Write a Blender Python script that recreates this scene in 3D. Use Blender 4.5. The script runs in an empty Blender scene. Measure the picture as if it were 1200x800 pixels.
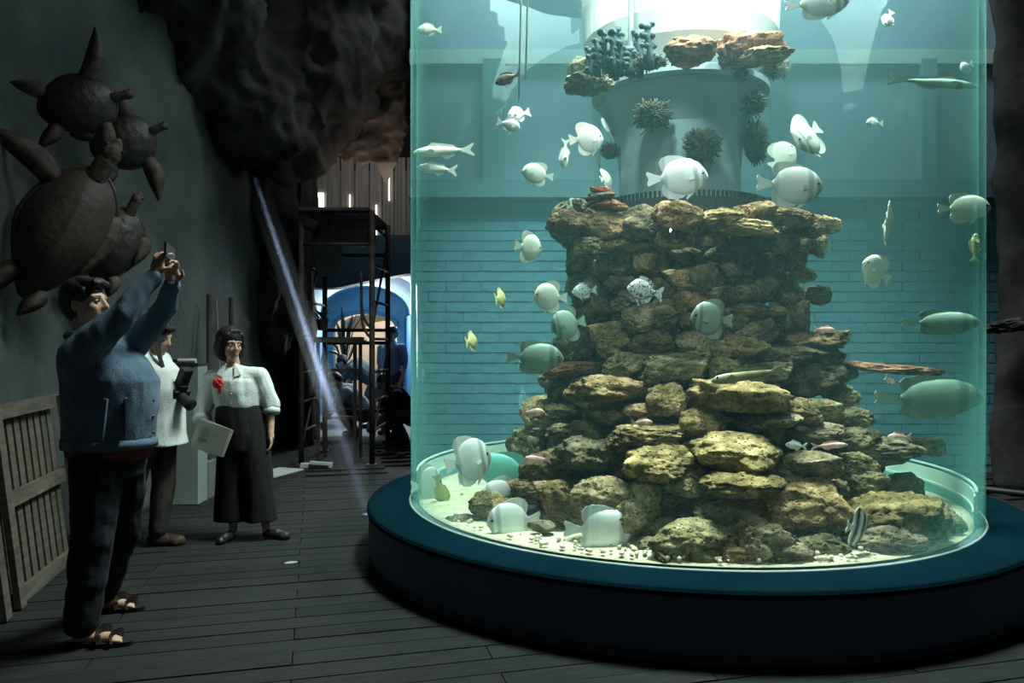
import bpy, bmesh, math, random
import numpy as np
from mathutils import Vector, Matrix, Euler, noise as mnoise

random.seed(7)
SC = bpy.context.scene
COL = SC.collection

# ---------------------------------------------------------------- camera
EYE = 1.47
FPX = 900.0
cam = bpy.data.cameras.new('camera')
cam.sensor_width = 36.0
cam.lens = 27.0
cam.clip_end = 200
camo = bpy.data.objects.new('camera', cam)
COL.objects.link(camo)
camo.location = (0, 0, EYE)
camo.rotation_euler = (math.pi / 2, 0, 0)
SC.camera = camo

# ---------------------------------------------------------------- world, exposure, big lights
SC.view_settings.view_transform = 'Standard'
SC.view_settings.look = 'None'
SC.view_settings.gamma = 1.0
SC.view_settings.use_curve_mapping = False
SC.view_settings.exposure = 0.0
SC.cycles.max_bounces = 8
SC.cycles.transparent_max_bounces = 24
SC.cycles.volume_bounces = 1
SC.cycles.use_denoising = True
world = bpy.data.worlds.new('dim_hall')
SC.world = world
world.use_nodes = True
world.node_tree.nodes['Background'].inputs[0].default_value = (0.62, 0.78, 0.76, 1)
world.node_tree.nodes['Background'].inputs[1].default_value = 0.042

TX, TY, TR = 1.217, 5.681, 1.95          # tank axis and radius


def lamp(name, kind, loc, energy, color=(1, 1, 1), size=1.0, target=None, shape=None, **kw):
    l = bpy.data.lights.new(name, kind)
    l.energy = energy
    l.color = color
    if kind == 'AREA':
        l.size = size or 1.0
        if shape:
            l.shape = shape
    for k, v in kw.items():
        setattr(l, k, v)
    o = bpy.data.objects.new(name, l)
    COL.objects.link(o)
    o.location = loc
    if target is not None:
        o.rotation_euler = (Vector(target) - Vector(loc)).to_track_quat('-Z', 'Y').to_euler()
    return o


lamp('tank_skylight', 'AREA', (TX, TY - 0.3, 6.5), 760, (1.0, 1.0, 0.93), 2.2, (TX, TY - 0.2, 0), 'DISK', spread=math.radians(95))
lamp('reef_front_fill', 'SPOT', (TX - .2, TY - 1.45, 5.6), 560, (1.0, 0.97, 0.90), None, (TX, TY - 1.25, 0.6), spot_size=math.radians(44), spot_blend=.8, shadow_soft_size=.25)  # added fill that brightens the front of the reef, no such fitting
lamp('drum_fill', 'SPOT', (TX - .7, TY - 1.75, 5.2), 900, (0.95, 1.0, 0.98), None, (TX - .1, TY - .6, 4.15), spot_size=math.radians(60), spot_blend=.6, shadow_soft_size=.15)  # added spot, one of two, to make the drum glare white
lamp('drum_fill_second', 'SPOT', (TX + .9, TY - 1.65, 5.2), 700, (0.95, 1.0, 0.98), None, (TX + .1, TY - .6, 4.15), spot_size=math.radians(60), spot_blend=.6, shadow_soft_size=.15)  # the other added spot for the drum's glare
lamp('reef_fill_spot', 'SPOT', (0.1, 1.2, 4.6), 340, (1.0, 0.98, 0.92), None, (TX, TY - .9, 1.75), spot_size=math.radians(30), spot_blend=.7, shadow_soft_size=.015)  # added fill through the acrylic for the darker upper stones
lamp('back_wall_fill', 'AREA', (1.9, 7.95, 6.4), 150, (0.86, 1.0, 1.0), 1.0, (1.9, 8.6, 2.2), 'RECTANGLE', size_y=0.5)  # added strip of light for the wall behind the tank
bpy.data.lights['back_wall_fill'].size = 6.0
lamp('hall_fill', 'AREA', (-0.5, 5.9, 5.0), 4.6, (0.80, 1.0, 0.97), 1.6, (-2.6, 4.6, 0.9), 'DISK')  # added fill for people and wall, in place of the tank's glow


# ---------------------------------------------------------------- helpers
def P(px, py, d):
    return Vector(((px - 600) / FPX * d, d, EYE + (400 - py) / FPX * d))


def tag(o, label=None, cat=None, group=None, kind=None):
    if label:
        o['label'] = label
    if cat:
        o['category'] = cat
    if group:
        o['group'] = group
    if kind:
        o['kind'] = kind
    return o


def empty(name, loc, label=None, cat=None, group=None, rot=(0, 0, 0)):
    o = bpy.data.objects.new(name, None)
    COL.objects.link(o)
    o.location = loc
    o.rotation_euler = rot
    o.empty_display_size = 0.1
    return tag(o, label, cat, group)


def link(name, me, parent=None, loc=None, rot=None, scale=None):
    o = bpy.data.objects.new(name, me)
    COL.objects.link(o)
    if parent is not None:
        o.parent = parent
    if loc is not None:
        o.location = loc
    if rot is not None:
        o.rotation_euler = rot
    if scale is not None:
        o.scale = scale
    return o


class MB:
    """Collects closed shapes; build() links them as ONE mesh object."""

    def __init__(self):
        self.v = []
        self.f = []

    def add(self, vs, fs):
        n = len(self.v)
        self.v.extend([tuple(p) for p in vs])
        self.f.extend([tuple(i + n for i in q) for q in fs])
        return self

    def box(self, c, s, rot=None):
        hx, hy, hz = s[0] / 2, s[1] / 2, s[2] / 2
        vs = [Vector((x, y, z)) for x in (-hx, hx) for y in (-hy, hy) for z in (-hz, hz)]
        if rot is not None:
            m = rot if isinstance(rot, Matrix) else Euler(rot).to_matrix()
            vs = [m @ p for p in vs]
        vs = [p + Vector(c) for p in vs]
        return self.add(vs, [(0, 1, 3, 2), (4, 6, 7, 5), (0, 4, 5, 1), (2, 3, 7, 6), (0, 2, 6, 4), (1, 5, 7, 3)])

    def bar(self, a, b, w, h=None, up=(0, 0, 1)):
        a, b = Vector(a), Vector(b)
        h = h or w
        z = (b - a)
        L = z.length
        z.normalize()
        u = Vector(up)
        if abs(z.dot(u)) > 0.98:
            u = Vector((0, 1, 0))
        x = u.cross(z).normalized()
        y = z.cross(x)
        m = Matrix((x, y, z)).transposed()
        return self.box((a + b) / 2, (w, h, L), m)

    def tube(self, pts, radii, n=10, caps=True):
        pts = [Vector(p) for p in pts]
        if not hasattr(radii, '__len__'):
            radii = [radii] * len(pts)
        rings = []
        prev = None
        for i, p in enumerate(pts):
            t = (pts[min(i + 1, len(pts) - 1)] - pts[max(i - 1, 0)])
            if t.length < 1e-9:
                t = Vector((0, 0, 1))
            t.normalize()
            if prev is None:
                a = Vector((0, 0, 1)) if abs(t.z) < 0.9 else Vector((1, 0, 0))
                x = a.cross(t).normalized()
            else:
                x = (prev - t * prev.dot(t))
                x = x.normalized() if x.length > 1e-6 else Vector((1, 0, 0))
            prev = x
            y = t.cross(x)
            rings.append([p + (x * math.cos(2 * math.pi * k / n) + y * math.sin(2 * math.pi * k / n)) * radii[i] for k in range(n)])
        vs = [p for r in rings for p in r]
        fs = []
        for i in range(len(rings) - 1):
            for k in range(n):
                fs.append((i * n + k, i * n + (k + 1) % n, (i + 1) * n + (k + 1) % n, (i + 1) * n + k))
        if caps:
            fs.append(tuple(reversed(range(n))))
            fs.append(tuple((len(rings) - 1) * n + k for k in range(n)))
        return self.add(vs, fs)

    def capsule(self, a, ra, b, rb, n=12):
        a, b = Vector(a), Vector(b)
        t = b - a
        if t.length < 1e-6:
            t = Vector((0, 0, 1e-4))
        t = t.normalized()
        pts, rad = [], []
        for k in range(5):
            w = math.pi / 2 * k / 4
            pts.append(a - t * ra * math.cos(w) * 0.999)
            rad.append(max(ra * math.sin(w), ra * 0.03))
        for k in range(5):
            w = math.pi / 2 * k / 4
            pts.append(b + t * rb * math.sin(w))
            rad.append(max(rb * math.cos(w), rb * 0.03))
        return self.tube(pts, rad, n)

    def ell(self, c, r, rot=None, n=16, m=10):
        c = Vector(c)
        R = Euler(rot).to_matrix() if rot is not None and not isinstance(rot, Matrix) else (rot or Matrix.Identity(3))
        vs, fs = [], []
        for i in range(m + 1):
            th = math.pi * min(max(i / m, 0.02), 0.98)
            for k in range(n):
                ph = 2 * math.pi * k / n
                vs.append(R @ Vector((r[0] * math.sin(th) * math.cos(ph), r[1] * math.sin(th) * math.sin(ph), r[2] * math.cos(th))) + c)
        for i in range(m):
            for k in range(n):
                fs.append((i * n + k, (i + 1) * n + k, (i + 1) * n + (k + 1) % n, i * n + (k + 1) % n))
        fs.append(tuple(range(n)))
        fs.append(tuple(reversed(range(m * n, m * n + n))))
        return self.add(vs, fs)

    def loft(self, rings, n=20):
        """rings of (cx, cy, cz, rx, ry) stacked along z"""
        vs, fs = [], []
        for (cx, cy, cz, rx, ry) in rings:
            for k in range(n):
                a = 2 * math.pi * k / n
                vs.append(Vector((cx + rx * math.cos(a), cy + ry * math.sin(a), cz)))
        for i in range(len(rings) - 1):
            for k in range(n):
                fs.append((i * n + k, i * n + (k + 1) % n, (i + 1) * n + (k + 1) % n, (i + 1) * n + k))
        fs.append(tuple(reversed(range(n))))
        fs.append(tuple((len(rings) - 1) * n + k for k in range(n)))
        return self.add(vs, fs)

    def lathe(self, prof, n=48, closed=False, c=(0, 0)):
        """prof: list of (r, z); closed joins the last to the first"""
        vs, fs = [], []
        for (r, z) in prof:
            for k in range(n):
                a = 2 * math.pi * k / n
                vs.append((c[0] + r * math.cos(a), c[1] + r * math.sin(a), z))
        m = len(prof)
        for i in range(m if closed else m - 1):
            j = (i + 1) % m
            for k in range(n):
                fs.append((i * n + k, i * n + (k + 1) % n, j * n + (k + 1) % n, j * n + k))
        return self.add(vs, fs)

    def prism(self, outline, thick, axis='y', off=0.0):
        """outline in (x, z), extruded along y by thick"""
        n = len(outline)
        vs = [Vector((x, off - thick / 2, z)) for x, z in outline] + [Vector((x, off + thick / 2, z)) for x, z in outline]
        fs = [tuple(range(n)), tuple(reversed(range(n, 2 * n)))]
        for k in range(n):
            fs.append((k, k + n, (k + 1) % n + n, (k + 1) % n))
        return self.add(vs, fs)

    def shift(self, d):
        d = Vector(d)
        self.v = [tuple(Vector(p) + d) for p in self.v]
        return self

    def mesh(self, name, mat=None, smooth=False, fix=True):
        me = bpy.data.meshes.new(name)
        me.from_pydata(self.v, [], self.f)
        if fix:
            bm = bmesh.new()
            bm.from_mesh(me)
            bmesh.ops.recalc_face_normals(bm, faces=bm.faces)
            bm.to_mesh(me)
            bm.free()
        if mat:
            me.materials.append(mat)
        if smooth:
            me.polygons.foreach_set('use_smooth', [True] * len(me.polygons))
        me.update()
        return me

    def build(self, name, mat, parent=None, smooth=False, **kw):
        return link(name, self.mesh(name, mat, smooth), parent, **kw)

    def blob(self, name, mat, parent=None, voxel=0.01, smooth=6, fold=0.0, fscale=9.0, stretch=(1, 1, .45), seed=0, factor=0.5, ridge=0.0):
        """union of the shapes as one continuous smooth skin"""
        me = self.mesh(name, mat)
        o = link(name, me, parent)
        r = o.modifiers.new('r', 'REMESH')
        r.mode = 'VOXEL'
        r.voxel_size = voxel
        r.use_smooth_shade = True
        s = o.modifiers.new('s', 'SMOOTH')
        s.iterations = smooth
        s.factor = factor
        dg = bpy.context.evaluated_depsgraph_get()
        new = bpy.data.meshes.new_from_object(o.evaluated_get(dg))
        o.modifiers.clear()
        old = o.data
        o.data = new
        bpy.data.meshes.remove(old)
        new.name = name
        if not new.materials:
            new.materials.append(mat)
        if fold > 0 or ridge > 0:
            n = len(new.vertices)
            co = np.empty(n * 3)
            no = np.empty(n * 3)
            new.vertices.foreach_get('co', co)
            new.vertices.foreach_get('normal', no)
            co = co.reshape(-1, 3)
            no = no.reshape(-1, 3)
            sv = Vector((seed * 3.1, seed * 1.7, seed * .9))
            d = np.array([mnoise.noise(Vector((p[0] * fscale * stretch[0], p[1] * fscale * stretch[1], p[2] * fscale * stretch[2])) + sv)
                          + .5 * mnoise.noise(Vector((p[0] * fscale * 2.3 * stretch[0], p[1] * fscale * 2.3 * stretch[1], p[2] * fscale * 2.3 * stretch[2])) - sv) for p in co])
            co = co + no * (d * fold)[:, None]
            if ridge > 0:
                d = np.array([mnoise.ridged_multi_fractal(Vector(p) * fscale + sv, .9, 2.1, 6, 1.0, 2.0) for p in co]) - 1.2
                co = co + no * (d * ridge)[:, None]
            new.vertices.foreach_set('co', co.ravel())
        new.polygons.foreach_set('use_smooth', [True] * len(new.polygons))
        new.update()
        return o


# ---------------------------------------------------------------- materials
class NT:
    def __init__(self, m):
        self.nt = m.node_tree

    def n(self, t, **kw):
        nd = self.nt.nodes.new(t)
        for k, v in kw.items():
            if k.startswith('i_'):
                nd.inputs[k[2:].replace('_', ' ')].default_value = v
            else:
                setattr(nd, k, v)
        return nd

    def l(self, a, b):
        self.nt.links.new(a, b)


def newmat(name):
    m = bpy.data.materials.new(name)
    m.use_nodes = True
    m.node_tree.nodes.clear()
    t = NT(m)
    t.out = t.n('ShaderNodeOutputMaterial')
    return m, t


def ramp(t, stops):
    r = t.n('ShaderNodeValToRGB')
    e = r.color_ramp.elements
    while len(e) > 1:
        e.remove(e[-1])
    e[0].position = stops[0][0]
    e[0].color = (*stops[0][1], 1)
    for p, c in stops[1:]:
        q = e.new(p)
        q.color = (*c, 1)
    return r


def mat(name, c1, c2=None, scale=6.0, rough=0.7, bump=0.0, bscale=30.0, metal=0.0, spec=0.3, coord='Object', stretch=(1, 1, 1), detail=5.0, vary=0.0, lo=.35, hi=.65):
    """Principled with noise between two colours, noise relief, and per-object variation"""
    m, t = newmat(name)
    b = t.n('ShaderNodeBsdfPrincipled')
    b.inputs['Roughness'].default_value = rough
    b.inputs['Metallic'].default_value = metal
    b.inputs['Specular IOR Level'].default_value = spec
    tc = t.n('ShaderNodeTexCoord')
    mp = t.n('ShaderNodeMapping')
    mp.inputs['Scale'].default_value = stretch
    t.l(tc.outputs[coord], mp.inputs['Vector'])
    c2 = c2 or tuple(x * 0.8 for x in c1)
    nz = t.n('ShaderNodeTexNoise')
    nz.inputs['Scale'].default_value = scale
    nz.inputs['Detail'].default_value = detail
    t.l(mp.outputs[0], nz.inputs['Vector'])
    r = ramp(t, [(lo, c1), (hi, c2)])
    t.l(nz.outputs['Fac'], r.inputs['Fac'])
    col = r.outputs['Color']
    if vary > 0:
        oi = t.n('ShaderNodeObjectInfo')
        mr = t.n('ShaderNodeMapRange')
        mr.inputs['To Min'].default_value = 1 - vary
        mr.inputs['To Max'].default_value = 1 + vary
        t.l(oi.outputs['Random'], mr.inputs['Value'])
        hs = t.n('ShaderNodeHueSaturation')
        t.l(mr.outputs[0], hs.inputs['Value'])
        t.l(col, hs.inputs['Color'])
        col = hs.outputs['Color']
    t.l(col, b.inputs['Base Color'])
    if bump > 0:
        n2 = t.n('ShaderNodeTexNoise')
        n2.inputs['Scale'].default_value = bscale
        n2.inputs['Detail'].default_value = 6
        t.l(mp.outputs[0], n2.inputs['Vector'])
        bp = t.n('ShaderNodeBump')
        bp.inputs['Strength'].default_value = bump
        bp.inputs['Distance'].default_value = 0.02
        t.l(n2.outputs['Fac'], bp.inputs['Height'])
        t.l(bp.outputs[0], b.inputs['Normal'])
    t.l(b.outputs[0], t.out.inputs['Surface'])
    return m


def emit(name, c, s):
    m, t = newmat(name)
    e = t.n('ShaderNodeEmission')
    e.inputs[0].default_value = (*c, 1)
    e.inputs[1].default_value = s
    t.l(e.outputs[0], t.out.inputs['Surface'])
    return m


def catmull(pts, n=8):
    pts = [Vector(p) for p in pts]
    q = [pts[0] * 2 - pts[1]] + pts + [pts[-1] * 2 - pts[-2]]
    out = []
    for i in range(1, len(q) - 2):
        for k in range(n):
            t = k / n
            a, b, c, d = q[i - 1], q[i], q[i + 1], q[i + 2]
            out.append(0.5 * ((2 * b) + (c - a) * t + (2 * a - 5 * b + 4 * c - d) * t * t + (3 * b - a - 3 * c + d) * t ** 3))
    out.append(pts[-1])
    return out


def fbm(p, o=4):
    return mnoise.fractal(p, 1.0, 2.1, o)
# ================================================================ the hall
M = {}
M['plaster'] = mat('grey_green_plaster', (0.048, 0.058, 0.057), (0.105, 0.122, 0.118), 1.1, .85, .5, 14, spec=.15, detail=8)
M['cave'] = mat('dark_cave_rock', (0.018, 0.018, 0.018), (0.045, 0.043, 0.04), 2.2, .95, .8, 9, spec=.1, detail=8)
M['warm_lit_rock'] = mat('warm_lit_cave_rock', (0.05, 0.038, 0.032), (0.20, 0.145, 0.12), 3.0, .95, .8, 12, spec=.1, detail=8)  # warm light on the lip is put into this browner, lighter cave rock
M['board'] = mat('weathered_deck_board', (0.0125, 0.0140, 0.0141), (0.020, 0.022, 0.022), 3.5, .8, .25, 40, spec=.12, stretch=(1.2, 9, 9), vary=.14)
M['deck_far'] = None

CU, SU = math.cos(math.radians(14.4)), math.sin(math.radians(14.4))


def deck(u, v):                       # board direction u, across v -> world x, y
    return (u * CU - v * SU, u * SU + v * CU)


# floor slab with the boards laid on it one by one (as far as they can be told apart)
fl = MB().box((0.5, 9.0, -0.06), (17, 20, 0.08)).build('floor', mat('deck_joint_dark', (0.008, 0.009, 0.009), (0.011, 0.012, 0.012), 2, .8))
tag(fl, kind='structure')
BW, BL = 0.155, 1.8
board_mb = MB().box((0, 0, -0.011), (BL - 0.006, BW - 0.009, 0.022))
board_me = board_mb.mesh('floor_board', M['board'])
v0 = 3.48 * CU + 1.04 * SU - BW * 14
nb = 0
for i in range(0, 76):
    v = v0 + (i + .5) * BW
    base = -0.1 if i % 2 == 0 else -1.0
    for k in range(-4, 4):
        u = base + BL * (k + .5)
        x, y = deck(u, v)
        if not (-4.6 < x < 5.2 and 2.2 < y < 11.3):
            continue
        if y > 8.4 and x > -1.5 and x < 3.6:
            continue
        if (x - TX) ** 2 + (y - TY) ** 2 < 1.25 ** 2:
            continue
        if nb >= 292:
            continue
        nb += 1
        o = link('floor_board', board_me, fl, loc=(x, y, random.uniform(-.002, .0015)), rot=(random.uniform(-.002, .002), 0, math.radians(14.4)))

# far end of the floor: bare screed
o = MB().box((-2.5, 14.6, -0.012), (6, 6.8, 0.02)).build('floor_screed', mat('dusty_screed', (0.16, 0.16, 0.15), (0.22, 0.215, 0.20), 4, .9, .3, 20))
tag(o, kind='structure')


# ---- rough walls: a polyline in plan, extruded, displaced
def rough_wall(name, plan, z0, z1, m, amp, sc, step=.12, lean=None, thick=.25, seed=0):
    pl = catmull([(x, y, 0) for x, y in plan], 6)
    pts = [pl[0]]
    for p in pl[1:]:
        d = p - pts[-1]
        k = max(1, int(d.length / step))
        a = pts[-1].copy()
        for j in range(1, k + 1):
            pts.append(a + d * (j / k))
    nz = int((z1 - z0) / step) + 1
    vs, fs = [], []
    n = len(pts)
    for side in (0, 1):
        for i, p in enumerate(pts):
            t = (pts[min(i + 1, n - 1)] - pts[max(i - 1, 0)]).normalized()
            nrm = Vector((t.y, -t.x, 0))
            for j in range(nz):
                z = z0 + (z1 - z0) * j / (nz - 1)
                q = Vector((p.x, p.y, z))
                dsp = fbm(q * sc + Vector((seed, 0, 0)), 5) * amp
                if lean:
                    dsp += lean(z)
                vs.append(q + nrm * (dsp if side == 0 else -thick))
    N = n * nz
    for i in range(n - 1):
        for j in range(nz - 1):
            a = i * nz + j
            fs.append((a, a + nz, a + nz + 1, a + 1))
            fs.append((N + a, N + a + 1, N + a + nz + 1, N + a + nz))
    for i in range(n - 1):
        for j in (0, nz - 1):
            a = i * nz + j
            fs.append((a, a + nz, N + a + nz, N + a))
    for j in range(nz - 1):
        for i in (0, n - 1):
            a = i * nz + j
            fs.append((a, a + 1, N + a + 1, N + a))
    o = MB().add(vs, fs).build(name, m, smooth=True)
    return tag(o, kind='structure')


rough_wall('wall_left', [(-2.75, 1.2), (-3.0, 3.5), (-3.36, 5.35), (-3.12, 7.5), (-3.30, 11.3)], -0.05, 6.6, M['plaster'], .05, 1.3)
# dark rock pier beside the passage
rough_wall('wall_back', [(-3.6, 10.6), (-3.28, 10.9), (-2.92, 10.6), (-2.86, 11.0), (-2.95, 11.6)], -0.05, 6.6, M['cave'], .10, 1.8, seed=4)
# right-hand rock wall
rough_wall('wall_right', [(5.75, 9.0), (5.25, 8.25), (4.93, 7.75), (5.5, 7.35), (7.0, 6.2), (8.0, 4.5), (8.6, 1.0)], -0.05, 6.6, M['cave'], .12, 1.2, seed=9)
o = MB().box((1.5, 7.0, 6.75), (17, 18, .15)).build('ceiling', M['cave'])
tag(o, kind='structure')

# hanging artificial rock over the passage
mb = MB()
for (px, py, d, rx, ry, rz) in [(190, -60, 7.0, .9, 1.0, .7), (245, 30, 7.8, .75, .9, .85), (300, 110, 8.4, .55, .8, .75), (345, 160, 8.8, .38, .7, .62), (360, 60, 9.0, .9, .9, 1.2),
                                (330, -60, 8.6, 1.4, 1.4, .9), (440, 50, 9.6, .9, .9, 1.0), (430, -70, 9.4, 1.2, 1.0, .9), (318, 235, 9.6, .30, .5, .75), (322, 330, 10.1, .22, .45, 1.0)]:
    mb.ell(P(px, py, d), (rx, ry, rz), n=24, m=14)
o = mb.blob('ceiling_rock', M['cave'], voxel=.05, smooth=3, fold=.10, fscale=1.5, stretch=(1, 1, 1), seed=2, ridge=.16)
tag(o, kind='structure')
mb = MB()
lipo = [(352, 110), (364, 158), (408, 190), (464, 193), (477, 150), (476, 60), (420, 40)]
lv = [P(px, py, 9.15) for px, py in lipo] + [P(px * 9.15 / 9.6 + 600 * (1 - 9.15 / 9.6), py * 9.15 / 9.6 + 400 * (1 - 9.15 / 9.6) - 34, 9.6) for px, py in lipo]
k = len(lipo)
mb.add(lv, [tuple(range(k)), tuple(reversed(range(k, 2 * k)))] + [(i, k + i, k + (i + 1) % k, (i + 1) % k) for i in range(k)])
o = mb.blob('ceiling_rock_lip', M['warm_lit_rock'], voxel=.025, smooth=2, fold=.03, fscale=3.0, stretch=(1, 1, 1), seed=5, ridge=.05)
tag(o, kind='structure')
lamp('lip_fill', 'AREA', P(452, 232, 9.0), 5, (1.0, .78, .66), .5, P(425, 140, 9.2))  # added below the rock lip, shining up for the warm daylight on it
lamp('partition_fill', 'AREA', P(420, 160, 10.3), 6, (1.0, .95, .9), .6, P(432, 275, 11.5))  # added light to lift the corrugated panels and soffit

# ---- the passage behind: soffit, corrugated panels, blue vault, end arch
M['navy'] = mat('navy_soffit_paint', (0.025, 0.065, 0.11), (0.035, 0.08, 0.13), 3, .6)
M['vault'] = mat('pale_blue_vault_paint', (0.20, 0.38, 0.50), (0.34, 0.52, 0.60), 1.5, .8, .2, 20)
M['bluewall'] = mat('bright_blue_wall_paint', (0.03, 0.17, 0.38), (0.05, 0.24, 0.47), 2, .7, .15, 20)
M['panel'] = mat('grey_corrugated_sheet', (0.20, 0.195, 0.185), (0.30, 0.29, 0.27), 2, .7, .2, 30, stretch=(8, 8, .6))
M['sand_wall'] = mat('sunlit_sand_plaster', (0.62, 0.50, 0.38), (0.74, 0.62, 0.48), 2.5, .9, .3, 20)
D1 = 11.5
wl, wr = P(352, 0, D1).x, P(520, 0, D1).x
# back partition of corrugated sheets with narrow gaps, each sheet a part
pw = MB().box(((wl + wr) / 2, D1 + .30, 5.35), (wr - wl + 1, .1, 2.5)).build('wall_far', M['cave'])
tag(pw, kind='structure')
xs = [372, 384, 399, 416, 433, 448, 462, 476, 492, 508]
for a, b in zip(xs[:-1], xs[1:]):
    xa, xb = P(a, 0, D1 + .2).x + .012, P(b, 0, D1 + .2).x - .012
    m = MB()
    k = 5
    for j in range(k):
        x0, x1 = xa + (xb - xa) * j / k, xa + (xb - xa) * (j + 1) / k
        m.box(((x0 + x1) / 2, D1 + .2 + (.012 if j % 2 else 0), 3.62), (x1 - x0 + .001, .02, 1.3))
    m.build('corrugated_panel', M['panel'], pw)
day = emit('daylight_through_gap', (1.0, .90, .78), 3.0)
for (px, y0, y1, w) in [(410, 228, 246, 1.2), (441, 240, 282, 1.6), (436, 283, 296, 1.5), (376, 226, 254, 7), (456, 200, 235, 1.0)]:
    a, b = P(px, y0, D1 + .17), P(px, y1, D1 + .17)
    MB().box((a + b) / 2, (w / FPX * D1, .02, a.z - b.z)).build('daylight_gap', day, pw) if False else None
    mbx = MB().box((a + b) / 2, (w / FPX * D1, .02, a.z - b.z))
    mbx.build('daylight_gap', day, pw)
# navy soffit with a shallow arched lower edge, extruded
n = 14
out = []
for k in range(n + 1):
    px = 352 + (530 - 352) * k / n
    py = 338 - 22 * math.sin(max(0, min(1, (px - 395) / 150)) * math.pi / 2)
    p = P(px, py, D1)
    out.append((p.x, p.z))
zt = P(0, 276, D1).z
out += [(out[-1][0], zt), (out[0][0], zt)]
o = MB().prism(out, .35).shift((0, D1 + .1, 0)).build('trim_1', M['navy'])
tag(o, kind='structure')
# vault of the passage (half barrel with thickness)
D2 = 17.0
def arch(cx, hw, zs, rise, n=16):
    return [(cx - hw * math.cos(math.pi * k / n), zs + rise * math.sin(math.pi * k / n)) for k in range(n + 1)]
cxa, cxb = P(430, 0, D1 + .3).x, P(428, 0, D2).x
a1 = arch(cxa, 1.02, 2.05, .62)
a2 = arch(cxb, .92, 2.05, .58)
A = [Vector((x, D1 + .3, z)) for x, z in a1]
B = [Vector((x, D2, z)) for x, z in a2]
A2 = [p + Vector((0, 0, .15)) for p in A]
B2 = [p + Vector((0, 0, .15)) for p in B]
k = len(A)
vs = A + B + A2 + B2
fs = []
for i in range(k - 1):
    fs += [(i, i + 1, k + i + 1, k + i), (2 * k + i, 3 * k + i, 3 * k + i + 1, 2 * k + i + 1), (i, 2 * k + i, 2 * k + i + 1, i + 1), (k + i, k + i + 1, 3 * k + i + 1, 3 * k + i)]
fs += [(0, k, 3 * k, 2 * k), (k - 1, 3 * k - 1, 4 * k - 1, 2 * k - 1)]
o = MB().add(vs, fs).build('ceiling_vault', M['vault'], smooth=False)
tag(o, kind='structure')
for s, nm in ((0, 'wall_passage_left'), (-1, 'wall_passage_right')):
    pa, pb = A[s], B[s]
    o = MB().bar((pa.x, pa.y, 1.0), (pb.x, pb.y, 1.0), .12, 2.0, up=(1, 0, 0) if False else (0, 0, 1)).build(nm, M['bluewall'])
    tag(o, kind='structure')
# end wall with an arched opening
e0, e1 = P(392, 0, D2).x, P(466, 0, D2).x
cx, hw = (e0 + e1) / 2, (e1 - e0) / 2
op = arch(cx, hw, 1.80, .32, 14)
vs = []
outer = [(cx - 2.0, 0)] + [(cx - 2.0, 3.2)] + [(cx + 2.0, 3.2)] + [(cx + 2.0, 0)]
m = MB()
m.box((cx - hw - .75, D2, 1.6), (1.5, .2, 3.2))
m.box((cx + hw + .75, D2, 1.6), (1.5, .2, 3.2))
for i in range(len(op) - 1):
    (xa, za), (xb, zb) = op[i], op[i + 1]
    m.add([(x, y, z) for y in (D2 - .1, D2 + .1) for x, z in ((xa, za), (xb, zb), (xb, 3.2), (xa, 3.2))],
          [(0, 1, 2, 3), (7, 6, 5, 4), (0, 4, 5, 1), (2, 6, 7, 3), (1, 5, 6, 2), (0, 3, 7, 4)])
o = m.build('wall_passage_end', M['vault'])
tag(o, kind='structure')
m = MB()
for i in range(len(op) - 1):
    (xa, za), (xb, zb) = op[i], op[i + 1]
    m.bar((xa, D2 - .14, za), (xb, D2 - .14, zb), .09, .09)
o = m.build('trim_2', mat('slate_arch_band', (.12, .24, .32), (.16, .29, .37), 3, .8))
tag(o, kind='structure')
# court outside, a sandy wall with a doorway and a bright opening
o = MB().box((cx, 19.6, -0.02), (5, 5.0, .05)).build('ground_court', mat('court_paving', (.55, .47, .38), (.62, .54, .44), 3, .9))
tag(o, kind='structure')
m = MB()
m.box((cx - 1.3, 21.6, 1.8), (2.5, .25, 3.6))
m.box((cx + 1.45, 21.6, 1.8), (1.4, .25, 3.6))
m.box((cx + .3, 21.6, 3.0), (1.2, .25, 1.2))
o = m.build('wall_court', M['sand_wall'])
tag(o, kind='structure')
av = arch(cx + .02, hw * 1.02, 1.72, .30, 12)
m = MB()
for (xa, za), (xb, zb) in zip(av[:-1], av[1:]):
    m.add([(x, y, z + dz) for dz in (0, .08) for y in (17.6, 20.2) for x, z in ((xa, za), (xb, zb))], [(0, 1, 3, 2), (4, 6, 7, 5), (0, 4, 5, 1), (2, 3, 7, 6), (0, 2, 6, 4), (1, 5, 7, 3)])
o = m.build('ceiling_court', M['sand_wall'])
tag(o, kind='structure')
m = MB().box((cx + .35, 23.6, 1.5), (4, .1, 4.2)).build('wall_court_beyond', mat('white_render', (.8, .8, .78), (.85, .85, .84), 2, .9))
tag(m, kind='structure')
lamp('court_daylight', 'AREA', (cx, 18.6, 4.2), 240, (1, .93, .83), 2.0, (cx, 21.0, 0.6))
lamp('court_daylight_beyond', 'AREA', (cx + .4, 22.3, 4.0), 170, (1, .97, .93), 1.2, (cx + .4, 23.6, 1.2))
lamp('passage_fill', 'AREA', (cxa + .1, 13.2, 2.3), 55, (.85, .93, 1), .6, (cxa, 11.4, .4))
lamp('passage_daylight', 'AREA', (cx + .1, 16.2, 1.95), 75, (.85, .95, 1), .7, (cxa, 11.0, 1.2))
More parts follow.
